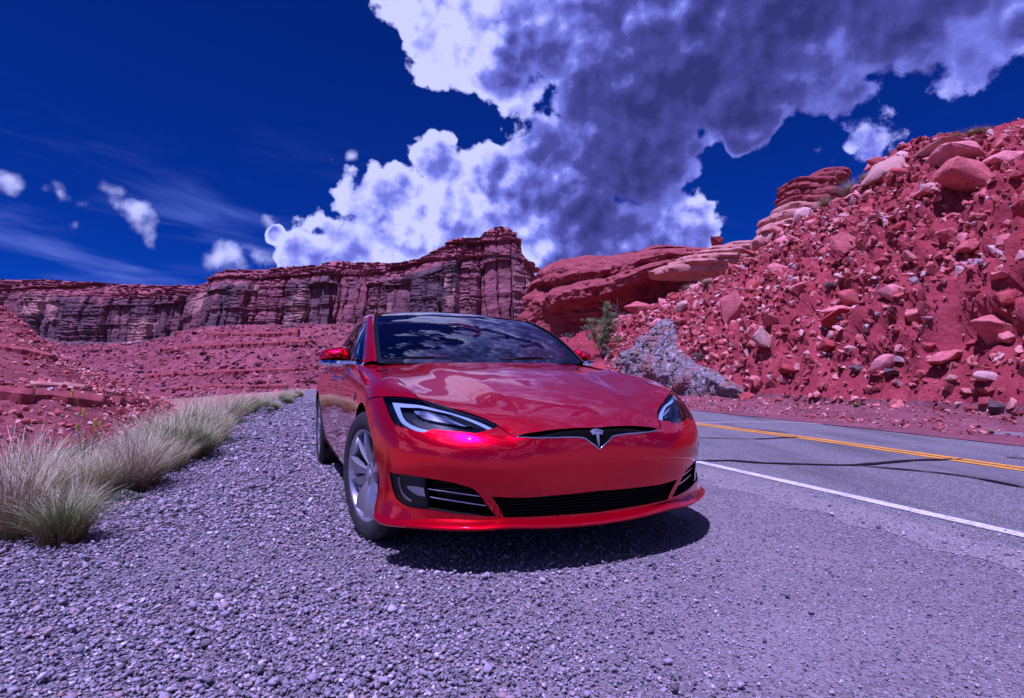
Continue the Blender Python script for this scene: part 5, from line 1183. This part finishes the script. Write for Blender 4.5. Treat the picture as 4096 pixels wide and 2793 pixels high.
# ---- mirrors
def mirror(sg):
    out_l = [(1.108, 1.008), (1.104, 1.035), (1.088, 1.070), (1.05, 1.088), (.985, 1.101), (.935, 1.105), (.912, 1.092), (.900, 1.065), (.888, 1.012), (.95, 1.002), (1.03, 1.002)]
    o = np.array([spline(out_l + [out_l[0]], 40)])[0][:-1]; c = o.mean(0); m = len(o)
    rings = []
    for x, k in ((-.915, .20), (-.922, .45), (-.938, .70), (-.962, .88), (-.995, .98), (-1.03, 1.0), (-1.09, .985)):
        rings.append([(x - .10 * max(0, abs(p[0]) - .93), sg * (c[0] + (p[0] - c[0]) * k), c[1] + (p[1] - c[1]) * k - (1 - k) * .012) for p in o])
    V = [p for r in rings for p in r]
    F = [(i * m + j, i * m + (j + 1) % m, (i + 1) * m + (j + 1) % m, (i + 1) * m + j) for i in range(len(rings) - 1) for j in range(m)] + [tuple(range(m))]
    root = empty('wing_mirror', (0, 0, 0), 0, car)
    MB().add(V, F).build('mirror_shell', 'car_paint', root)
    MB().add([(p[0] + .006, sg * (c[0] + (abs(p[1]) - c[0]) * .94), p[2]) for p in rings[-1]], [tuple(range(m))]).build('mirror_glass', 'lamp_reflector', root)
    # bright lower casing reaching to the door
    sec = []
    for y, z0, z1, x0, x1 in ((1.112, .992, 1.003, -1.0, -1.10), (1.10, .976, 1.004, -.955, -1.11), (1.06, .968, 1.003, -.935, -1.11), (1.0, .962, 1.002, -.925, -1.10), (.93, .957, 1.000, -.918, -1.08), (.87, .953, .998, -.915, -1.05), (.82, .950, .994, -.915, -1.03)):
        xm = (x0 + x1) / 2; sec.append([(x0, sg * y, z1 - .001), (x0 + .004, sg * y, (z0 + z1) / 2), (x0 - .03, sg * y, z0), (x1 + .03, sg * y, z0), (x1, sg * y, z1)])
    ms = MB().grid(sec).mesh('mirror_base'); ms.set_sharp_from_angle(angle=rad(35)); link('mirror_base', ms, 'chrome', root)
    MB().tube([(-.93, sg * 1.034, .963), (-.914, sg * 1.034, .985), (-.925, sg * 1.034, 1.003)], .002, 5).build('casing_joint', 'black_gap', root)
mirror(-1); mirror(1)

# ---- door handles, side repeater
for px, sg in (((1350, 1512), 1), ((1309, 1484), 1)):
    st = skin_hit(*px)
    for mk in (1, -1):
        s2 = np.array([st[0] * mk, st[1]]); c = skin.P([s2])[0]; n = skin.N([s2])[0]; a = np.array([1.0, 0, 0])
        Rm = np.stack([a, n, np.cross(a, n)], 1)
        hmb = MB().box(c + n * .030, (.215, .020, .030), Rm).box(c + n * .012 + a * .085, (.02, .03, .022), Rm).box(c + n * .012 - a * .085, (.02, .03, .022), Rm)
        h = hmb.build('door_handle', 'chrome', car, smooth=False); bv = h.modifiers.new('bevel', 'BEVEL'); bv.width = .004; bv.segments = 2
for mk in (lambda l: [tuple(p) for p in l], mirror_st):
    rp = [skin_hit(*p) for p in [(1411, 1569), (1424, 1574), (1416, 1602), (1412, 1600)]]
    panel('side_repeater', skin, mk(rp), 'chrome', car, step=.01, flange=.003, offset=.004)

# ---- wipers
def wiper(u0, v0, u1, v1, nm):
    pts = [ws_pt(u0 + (u1 - u0) * k, v0 + (v1 - v0) * k) + np.array([.012, 0, .018]) for k in np.linspace(0, 1, 9)]
    w = MB().tube(pts, .0045, 6).build(nm, 'matte_black', car)
    MB().tube([p + np.array([.004, 0, .008]) for p in pts[2:7]], [.004, .005, .008, .005, .004], 6).build('arm', 'matte_black', w)
wiper(-.94, .004, -.42, .012, 'wiper'); wiper(.02, .004, .62, .012, 'wiper')

# ---- interior
ib = MB().grid([[(x, y, z + .03 * (1 - (y / .72) ** 2)) for y in np.linspace(-.72, .72, 13)] for x, z in ((-.50, .945), (-.72, .955), (-.92, .945), (-1.0, .90), (-1.02, .70))]).build('dashboard', 'seat_leather', car)
def seat(x, y, name='front_seat', w=.50):
    root = empty(name, (0, 0, 0), 0, car)
    sec = [(x + .52, .50, .44), (x + .5, .56, .48), (x + .25, .57, .50), (x + .03, .54, .50)]
    MB().grid([[(a, y + k * ww / 2, zz + .03 * k ** 4) for k in np.linspace(-1, 1, 9)] for a, zz, ww in sec]).build('cushion', 'seat_leather', root)
    bk = []
    for k, z in enumerate(np.linspace(.52, 1.08, 9)):
        lean = -.34 * (z - .52); ww = w * (1 - .28 * max(0, (z - .85) / .23) ** 1.5)
        bk.append([(x + lean + .055 * math.cos(q) + .02 * abs(math.sin(q)), y + ww / 2 * math.copysign(abs(math.sin(q)) ** .6, math.sin(q)), z) for q in np.linspace(0, 2 * math.pi, 25)])
    MB().grid(bk).add(bk[-1][:-1], [tuple(range(24))]).build('backrest', 'seat_leather', root)
    hd = []
    for z, ww, dd in ((1.075, .16, .03), (1.10, .25, .05), (1.15, .28, .055), (1.20, .27, .052), (1.235, .22, .04), (1.25, .10, .02)):
        lean = -.34 * (z - .52); hd.append([(x + lean + .02 + dd * math.cos(q), y + ww / 2 * math.copysign(abs(math.sin(q)) ** .6, math.sin(q)), z) for q in np.linspace(0, 2 * math.pi, 25)])
    MB().grid(hd).add(hd[-1][:-1], [tuple(range(24))]).build('headrest', 'seat_leather', root)
MB().grid([[(-2.86 + .04 * math.cos(q), .05 + .10 * math.copysign(abs(math.sin(q)) ** .6, math.sin(q)) * k, z) for q in np.linspace(0, 2 * math.pi, 25)] for z, k in ((1.02, .8), (1.08, 1.0), (1.14, 1.0), (1.17, .8), (1.18, .3))]).build('rear_headrest', 'seat_leather', car)
seat(-1.62, -.37); seat(-1.62, .37); seat(-2.50, -.42, 'rear_seat', .52); seat(-2.50, .42, 'rear_seat', .52)
MB().tube([(-1.12 + .035 * math.cos(a), .37 + .185 * math.cos(a), .91 + .17 * math.sin(a)) for a in np.linspace(0, 2 * math.pi, 33)], .014, 8).box((-1.10, .37, .90), (.03, .30, .05)).build('steering_wheel', 'seat_leather', car)
MB().box((-1.72, 0, .30), (2.5, 1.70, .06)).build('cabin_floor', 'matte_black', car)
for sg in (-1, 1): MB().grid([[(x, sg * (.845 + (.0 if z < .9 else .0)), z) for z in (.3, .6, .9, .955)] for x in (-.8, -1.6, -2.4, -3.1)]).build('door_lining', 'matte_black', car)
MB().box((-2.0, 0, .225), (3.9, 1.60, .03)).box((.42, 0, .21), (.62, 1.30, .02)).build('underbody', 'black_gap', car)
MB().box((-.70, 0, .62), (.03, 1.62, .62)).build('bulkhead', 'black_gap', car)
MB().box((-3.05, 0, .62), (.03, 1.30, .62)).build('rear_bulkhead', 'black_gap', car)

# ---- wheels and arch liners
def wheel_meshes():
    W = {}
    # tyre: width along y (outer face at -y), lathe profile (radius, y)
    def lathe(prof, n=72, close=False):
        V = []; 
        for k in range(n):
            a = 2 * math.pi * k / n; V += [(r * math.cos(a), y, r * math.sin(a)) for r, y in prof]
        m = len(prof); return V, [(k * m + i, k * m + i + 1, ((k + 1) % n) * m + i + 1, ((k + 1) % n) * m + i) for k in range(n) for i in range(m - 1)]
    side = [(.240, -.104), (.252, -.116), (.268, -.1225), (.290, -.1255), (.312, -.1235), (.328, -.118), (.340, -.108)]
    tread = []; g = [(-.078, .007), (-.030, .010), (.022, .010), (.070, .007)]
    y = -.100; tread.append((.3465, -.100))
    for yc, wg in g: tread += [(.3515 - .0035 * (yc / .1) ** 2, yc - wg / 2 - .001), (.3425, yc - wg / 2 + .0008), (.3425, yc + wg / 2 - .0008), (.3515 - .0035 * (yc / .1) ** 2, yc + wg / 2 + .001)]
    tread.append((.3465, .100))
    profile = side + tread + [(r, -y) for r, y in side[::-1]]
    V, F = lathe(profile, 96)
    me = mesh_from('tyre', V, F); me.set_sharp_from_angle(angle=rad(38)); W['tyre'] = me
    # crosswise tread cuts as small raised blocks' gaps
    mb = MB()
    for k in range(84):
        a = 2 * math.pi * k / 84
        for (y0, y1, sk) in ((-.116, -.083, .02), (-.072, -.036, .03), (.028, .066, -.03), (.075, .112, -.02)):
            P = []
            for yy, aa in ((y0, a), (y1, a + sk)):
                r = .3518 - .0035 * (yy / .1) ** 2 if abs(yy) < .1 else .3465 - (abs(yy) - .1) * .55
                for da in (-.006, .006): P.append(((r + .0006) * math.cos(aa + da), yy, (r + .0006) * math.sin(aa + da)))
            mb.add(P, [(0, 1, 3, 2)])
    W['tread_cut'] = mb.mesh('tread_cut', False)
    rim = [(.232, .09), (.232, -.02), (.236, -.085), (.243, -.100), (.2505, -.1065), (.2525, -.112), (.249, -.115), (.240, -.1125), (.236, -.104), (.232, -.088)]
    V, F = lathe(rim, 72); W['rim'] = mesh_from('rim', V, F)
    # spokes: five broad twisted blades with a raised edge, each with a narrower companion
    mb = MB()
    def blade(a0, w0, w1, y0, y1, sweep, rise):
        rows = []
        for r in np.linspace(.045, .238, 12):
            k = (r - .045) / .193; a = a0 + sweep * k; w = (w0 + (w1 - w0) * k ** 1.3) / r * .5
            yb = y0 + (y1 - y0) * k - .016 * math.sin(math.pi * k)
            rows.append([(r * math.cos(a + w * q), yb + dy, r * math.sin(a + w * q)) for q, dy in ((-1.0, .030), (-1.0, .004), (-.85, -.002 - rise * k), (-.2, .004), (.5, .010 + rise * k * .6), (1.0, .018 + rise * k), (1.0, .036))])
        mb.grid(rows)
    for k in range(5):
        a = 2 * math.pi * k / 5 + .35
        blade(a, .040, .112, -.078, -.103, .10, .006); blade(a + .60, .030, .060, -.070, -.094, -.06, .010)
    hub = [(.0, -.092), (.026, -.092), (.030, -.088), (.034, -.083), (.062, -.080), (.070, -.070), (.074, -.02)]
    V, F = lathe(hub, 30); mb.add(V, F)
    me = mb.mesh('spokes'); me.set_sharp_from_angle(angle=rad(45)); W['spokes'] = me
    mb = MB(); V, F = lathe([(.06, -.025), (.178, -.025), (.178, .0), (.06, .0)], 48); mb.add(V, F); W['brake_disc'] = mb.mesh('brake_disc')
    W['brake_disc'].set_sharp_from_angle(angle=rad(40))
    V, F = lathe([(.231, .085), (.08, .085), (.0, .085)], 40); W['wheel_back'] = mesh_from('wheel_back', V, F)
    V, F = lathe([(0, -.0945), (.018, -.094), (.022, -.0915)], 24); W['hub_cap'] = mesh_from('hub_cap', V, F)
    return W
WM = wheel_meshes(); WMAT = dict(tyre='tyre_rubber', tread_cut='black_gap', rim='rim_silver', spokes='rim_silver', brake_disc='disc_steel', wheel_back='black_gap', hub_cap='satin_chrome')
for x, y, steer in ((0, -.833, 12), (0, .833, 12), (-2.96, -.845, 0), (-2.96, .845, 0)):
    w = empty('wheel', (x, y, .352), rad(steer) + (0 if y < 0 else math.pi), car)
    for k in ('tyre', 'rim', 'spokes', 'brake_disc', 'wheel_back', 'hub_cap', 'tread_cut'):
        o = link(k, WM[k], WMAT[k], w)
    w.rotation_euler[1] = random.uniform(-.2, .2)
for x in (0, -2.96):
    for sg in (-1, 1):
        n = 24; V = []
        for k in range(n + 1):
            a = math.pi * (-.12 + 1.24 * k / n); V += [(x + .41 * math.cos(a), sg * .935, ARCH_Z + .41 * math.sin(a)), (x + .415 * math.cos(a), sg * .58, ARCH_Z + .415 * math.sin(a)), (x, sg * .57, ARCH_Z)]
        MB().add(V, [(3 * k, 3 * k + 1, 3 * k + 4, 3 * k + 3) for k in range(n)] + [(3 * k + 1, 3 * k + 2, 3 * k + 4) for k in range(n)]).build('arch_liner', 'black_gap', car)
# air deflector ahead of the front tyre
for sg in (-1, 1): MB().grid([[(.45, sg * .86, .215), (.45, sg * .62, .205)], [(.43, sg * .86, .165), (.43, sg * .62, .15)]]).build('air_deflector', 'matte_black', car, smooth=False)
# ================================================================== plants
def blades(nb, h, spread, droop, width, seed, lean=(0, 0), tuft=.08, hv=.55):
    r = np.random.default_rng(seed); V = np.zeros((nb * 8, 3)); C = np.zeros(nb * 8); F = []
    for k in range(nb):
        a = r.uniform(0, 6.283); q = r.random() ** .5; stalk = r.random() < .22; base = np.array([math.cos(a), math.sin(a), 0]) * q * tuft; az = a + r.normal(0, .9); hh = h * (1 - hv * r.random()) * (1.05 - .35 * q) * (1.35 if stalk else 1)
        out = spread * (.25 + .75 * q) * r.uniform(.35, 1.5) * (.6 if stalk else 1); d = np.array([math.cos(az), math.sin(az), 0]); w = np.array([-d[1], d[0], 0]) * width * r.uniform(.7, 1.3); tw = r.uniform(-1, 1); w = w * (1 - abs(tw) * .3) + d * width * tw * .6
        c = r.random()
        for s_, t in enumerate((0, .4, .75, 1.0)):
            p = base + d * out * hh * (t ** 1.5) + np.array([lean[0], lean[1], 0]) * hh * t * t + np.array([0, 0, hh * (t - droop * t ** 3)]); ww = w * (1 - .8 * t)
            V[k * 8 + s_ * 2] = p - ww; V[k * 8 + s_ * 2 + 1] = p + ww
        C[k * 8:k * 8 + 8] = c; F += [(k * 8 + i, k * 8 + i + 1, k * 8 + i + 3, k * 8 + i + 2) for i in (0, 2, 4)]
    return V, F, C
def blade_mesh(name, V, F, C, mat):
    me = mesh_from(name, V, F); a = me.attributes.new('blade', 'FLOAT', 'POINT'); a.data.foreach_set('value', C.astype(np.float32)); me.materials.append(MATS[mat]); return me
GRASS = [  # base pixel, height px, mesh style, label
 (250, 2175, 270, 'g', 'green based grass tuft nearest the camera at the gravel edge'),
 (40, 2150, 400, 'd', 'tall brown grass tuft cut by the left picture edge'),
 (130, 2050, 330, 's', 'straw coloured tuft between the two nearest tufts and the weed'),
 (430, 1995, 230, 's', 'bushy straw grass tuft right of the yellow flowered weed'),
 (330, 2010, 260, 's', 'pale tuft right below the yellow flowered weed'),
 (560, 1905, 240, 's', 'broad pale tuft behind the bushy straw tuft'),
 (700, 1845, 250, 'g', 'leaning green grey tuft in the middle of the grass row'),
 (770, 1835, 180, 'g', 'low drooping tuft spilling onto the gravel mid row'),
 (640, 1800, 220, 's', 'pale feathery tuft behind the leaning green tuft'),
 (790, 1780, 230, 's', 'large pale feathery tuft in the middle distance'),
 (850, 1765, 150, 'g', 'dark based tuft beside the large feathery tuft'),
 (830, 1705, 160, 's', 'tall cream plume of grass on the crest of the row'),
 (915, 1690, 130, 'g', 'green based tuft after the cream plume'),
 (960, 1670, 110, 's', 'pale tuft two thirds along the grass row'),
 (1000, 1652, 95, 'g', 'small green tuft two thirds along the row'),
 (150, 1965, 330, 'd', 'dry reddish tuft left of the yellow flowered weed'), (60, 1990, 380, 's', 'tall straw tuft behind the tuft at the picture edge'),
 (220, 1900, 260, 's', 'pale tuft directly behind the yellow flowered weed'), (480, 1850, 220, 'd', 'brownish tuft between the broad pale and bushy straw tufts'),
 (590, 1790, 210, 's', 'wispy pale tuft far back on the bank edge'), (720, 1745, 190, 's', 'cream tuft between the feathery tufts'), (880, 1725, 120, 's', 'light tuft behind the dark based tuft'), (330, 1880, 200, 'g', 'dark green tuft at the foot of the flowering weed'),
]
gm = {}
def grass_mesh(style, v):
    k = (style, v)
    if k not in gm:
        nb, h, sp, dr, mat, tuft = {'g': (1000, .42, .85, .28, 'green_grass', .12), 's': (1050, .55, .72, .24, 'straw_grass', .14), 'd': (900, .55, .60, .20, 'dry_grass', .14)}[style]
        gm[k] = blade_mesh(f'grass_{style}{v}', *blades(nb, h, sp, dr, .0019, 11 + 7 * v + ord(style)), mat)
    return gm[k]
for k, (px, py, hp, st, lb) in enumerate(GRASS):
    p = ground_at(px, py); p[2] = ground_z(p[0], p[1]); D = p[1]; h = 1.2 * hp / FPX * D; o = link('grass_tuft', grass_mesh(st, k % 3)); s = h / (.42 if st == 'g' else .55)
    o.location = p; o.scale = (s * 1.1, s * 1.1, s); o.rotation_euler = (0, 0, 1.3 * k); tag(o, lb, 'grass tuft', 'grass tufts along the gravel edge')
for k in range(34):      # far end of the row, too alike to tell apart
    y = 13.5 + k * .36 + random.uniform(-.2, .2); x = edge_x(y) + random.uniform(-.5, .35); s = random.uniform(.55, 1.0); o = link('grass_tuft', grass_mesh('gs'[k % 2], k % 3)); o.location = (x, y, 0); o.scale = (s * 1.2, s * 1.2, s); o.rotation_euler = (0, 0, k)
    tag(o, 'small pale tuft far along the grass row towards the car', 'grass tuft', 'distant grass tufts in the row')
for k in range(84):      # thin grass beyond the edge on the left
    y = random.uniform(3.2, 13); x = edge_x(y) - random.uniform(.05, 1.5) * (1 if k < 70 else 1.9); s = random.uniform(.6, 1.15); o = link('grass_tuft', grass_mesh('sdg'[k % 3], k % 3)); o.location = (x, y, ground_z(x, y) - .02); o.scale = (s, s, s); o.rotation_euler = (0, 0, k * 2.1)
    tag(o, 'thin dry grass growing down the bank behind the tufts', 'grass tuft', 'grass on the bank')
for k, (px, py, hp, w) in enumerate([(3300, 772, 70, 1.3), (3400, 740, 90, 1.2), (2760, 1150, 40, 2), (2830, 1110, 40, 2), (3820, 560, 40, 2), (3900, 545, 45, 2.2), (3950, 530, 30, 2), (3460, 720, 50, 1.2)]):
    p, n = on_slope(px, py); h = hp / FPX * p[1]; o = link('grass_tuft', grass_mesh('s', k % 3)); o.location = p; s = h / .55; o.scale = (s * w, s * w, s); o.rotation_euler = (0, 0, k); tag(o, 'pale grass tuft growing near the crest of the rubble slope', 'grass tuft', 'grass on the rubble slope crest')
for k in range(14):
    i = int(RNG.integers(20, 130)); q = rows[i][int(RNG.integers(2, 12))]; o = link('weed', grass_mesh('g', k % 3)); o.location = q; s = random.uniform(.2, .5); o.scale = (s, s, s * .8); tag(o, 'small green weed on the dirt verge across the road', 'weed', 'weeds on the verge')

def leaf_cloud(centres, nper, size, seed, shape=(1, 1, 1), flat=.5):
    r = np.random.default_rng(seed); V, F, C = [], [], []
    for c, rad_ in centres:
        for _ in range(nper):
            d = r.normal(0, 1, 3); d /= np.linalg.norm(d); p = np.array(c) + d * rad_ * r.random() ** .45 * np.array(shape); a = r.normal(0, 1, 3); a /= np.linalg.norm(a); b = np.cross(a, r.normal(0, 1, 3)); b /= np.linalg.norm(b) + 1e-9
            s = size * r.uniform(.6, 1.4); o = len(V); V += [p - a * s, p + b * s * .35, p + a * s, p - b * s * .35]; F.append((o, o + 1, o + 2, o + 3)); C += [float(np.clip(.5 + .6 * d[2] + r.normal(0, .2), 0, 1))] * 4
    return np.array(V), F, np.array(C)
def juniper():
    p, n = on_slope(2412, 1432); root = empty('juniper_tree', p); tag(root, 'small dark green juniper tree with bare twigs behind the car mirror', 'tree'); k = p[1] / FPX; H = 270 * k; r = np.random.default_rng(4)
    tr = MB(); tips = []
    for s in range(9):
        a = r.uniform(0, 6.28); top = np.array([(-.30 + .62 * r.random()) * H * .75, .2 * r.normal() * H * .5, H * r.uniform(.45, .95)]); pts = [np.zeros(3), top * .3 + np.array([.03, 0, 0]) * r.normal(), top * .65 + r.normal(0, .04, 3), top]
        tr.tube(spline(pts, 8), list(np.linspace(.035, .008, 8)), 5)
        for q in np.linspace(.45, 1.0, 5):
            c = spline(pts, 20)[int(q * 19)]; tips.append((c + r.normal(0, .07, 3), r.uniform(.14, .24)))
            e = c + r.normal(0, .22, 3) * np.array([1, .8, .6]); tr.tube([c, (c + e) / 2 + r.normal(0, .02, 3), e], [.010, .007, .003], 4); tips.append((e, r.uniform(.07, .15)))
    for q in range(12): tips.append((np.array([r.uniform(.0, .42), r.normal(0, .2), r.uniform(.12, .5)]) * np.array([H, H * .5, H]), r.uniform(.10, .19)))
    tr.build('trunk', 'bark', root); V, F, C = leaf_cloud(tips, 300, .022, 8); link('crown', blade_mesh('crown', V, F, C, 'juniper_leaf'), None, root)
    tw = MB()
    for q in range(10):
        b = np.array([.10 + .2 * r.random(), r.normal(0, .1), .45 + .25 * r.random()]) * H; e = b + np.array([.12 * r.normal(), .05, .22 * r.random() + .1]) * H; tw.tube([b, (b + e) / 2 + r.normal(0, .03, 3), e], [.008, .006, .002], 4)
    tw.build('bare_twigs', 'dead_wood', root)
juniper()
def shrub(px, py, w, h, mat, label, seed, pos=None, group=None):
    p = on_slope(px, py)[0] if pos is None else pos; k = p[1] / FPX; root = empty('shrub', p); tag(root, label, 'shrub', group); r = np.random.default_rng(seed); W, Hh = w * k, h * k
    cs = [((r.uniform(-.5, .5) * W, r.uniform(-.4, .4) * W, Hh * r.uniform(.3, .85)), W * r.uniform(.10, .2)) for _ in range(22)]
    tr = MB()
    for c, _ in cs[:12]: tr.tube([(0, 0, -.03), np.array(c) * .5 + r.normal(0, .02, 3), c], [.008, .006, .003], 4)
    tr.build('stems', 'bark', root); link('foliage', blade_mesh('foliage', *leaf_cloud(cs, 120, max(.012, .006 * k * 100), seed), mat), None, root)
shrub(3385, 790, 110, 80, 'sage_leaf', 'grey sagebrush on the crest beside the layered outcrop', 1)
shrub(2400, 1250, 70, 40, 'sage_leaf', 'grey green brush just behind the juniper', 2); shrub(2470, 1235, 60, 36, 'sage_leaf', 'grey brush between the juniper and rounded boulder', 3)
shrub(2440, 1440, 60, 55, 'sage_leaf', 'yellow green bush under the juniper by the bonnet', 4); shrub(2270, 1365, 50, 40, 'sage_leaf', 'pale bush beside the far wing mirror', 5); shrub(2345, 1330, 40, 30, 'sage_leaf', 'tiny pale bush left of the juniper foot', 6)
shrub(2800, 1440, 45, 35, 'sage_leaf', 'small sage bush above the grey outcrop', 7); shrub(3320, 1155, 40, 30, 'sage_leaf', 'little sage bush in the middle of the rubble slope', 8)
# yellow flowered weed standing in the grass on the left
def plume():
    p = ground_at(340, 1865); p[2] = .0; k = p[1] / FPX; root = empty('flowering_weed', p); tag(root, 'tall weed with yellow flower spikes rising from the grass', 'weed'); r = np.random.default_rng(9)
    st = MB(); heads = []
    for bx, by, tx, ty in ((-10, 0, -45, 300), (0, 0, 12, 225), (-20, 0, -50, 165), (10, 0, 28, 180), (20, 0, 62, 178), (-5, 0, -38, 120), (15, 0, 40, 140)):
        b, t = np.array([bx * k, 0, 0]), np.array([tx * k, r.normal(0, .05), ty * k]); m = (b + t) / 2 + np.array([.03 * r.normal(), 0, 0]); st.tube(spline([b, m, t], 10), list(np.linspace(.005, .002, 10)), 5); heads.append((t, spline([b, m, t], 30)))
    st.build('stems', 'stem_green', root)
    V, F, C = [], [], []
    for t, path in heads:
        for q in range(26):
            b = path[int(r.integers(1, 20))]; a = r.uniform(0, 6.28); d = np.array([math.cos(a), math.sin(a), .7]); d /= np.linalg.norm(d); L = r.uniform(.05, .11); w = np.cross(d, [0, 0, 1]) * .006; o = len(V); V += [b, b + d * L * .5 - w, b + d * L + np.array([0, 0, -.01]), b + d * L * .5 + w]; F.append((o, o + 1, o + 2, o + 3)); C += [r.random()] * 4
    link('leaves', blade_mesh('leaves', np.array(V), F, np.array(C), 'herb_leaf'), None, root)
    for t, path in heads:
        V, F, C = leaf_cloud([(t - np.array([0, 0, z]), .016) for z in np.linspace(0, .05, 4)], 34, .007, int(t[2] * 999)); link('flower_spike', blade_mesh('flower', V, F, C, 'flower_yellow'), None, root)
plume()
for k, (px, py, w, h, lb) in enumerate([(520, 2005, 80, 40, 'low green weed on the gravel by the nearest tufts'), (650, 1865, 110, 60, 'grey green weed at the foot of the leaning tuft'), (1070, 1655, 45, 25, 'tiny weed on the gravel far along the grass row'), (270, 1870, 120, 80, 'dark green leafy weed under the yellow flowers')]):
    shrub(0, 0, w, h, 'herb_leaf' if k == 3 else 'sage_leaf', lb, 20 + k, ground_at(px, py))
# red stones half hidden in the grass
for k, (px, py, w, h, lb) in enumerate([(310, 2045, 90, 40, 'flat orange stone at the gravel edge beside the nearest tuft'), (545, 1745, 55, 60, 'pink stone showing through the pale grass'), (70, 1960, 200, 70, 'broad pink stone in the grass at the left edge'), (640, 1730, 80, 36, 'low pink rock behind the grass tufts')]):
    p = ground_at(px, py); boulder(0, 0, w, h, flat_meshes[k], 'pale_rock' if k else 'red_rock', (0, 5, 30 * k), lb, 'stones in the grass', 'stone', .1, (p, np.array([0, 0, 1.0])))
# warning sign seen from afar beside the road
def sign():
    c = at(1187, 1563, 44); root = empty('road_sign', (c[0], c[1], c[2] - 1.6)); tag(root, 'tiny yellow warning sign far down the road left of the car', 'sign')
    w = 7.5 / FPX * 44; MB().prism([(-w, 0), (0, -w), (w, 0), (0, w)], -.01, .01, 'y').build('panel', 'sign_yellow', root).location = (0, 0, 1.6); MB().tube([(0, .03, -1), (0, .03, 1.7)], .03, 6).build('post', 'dead_wood', root)
sign()
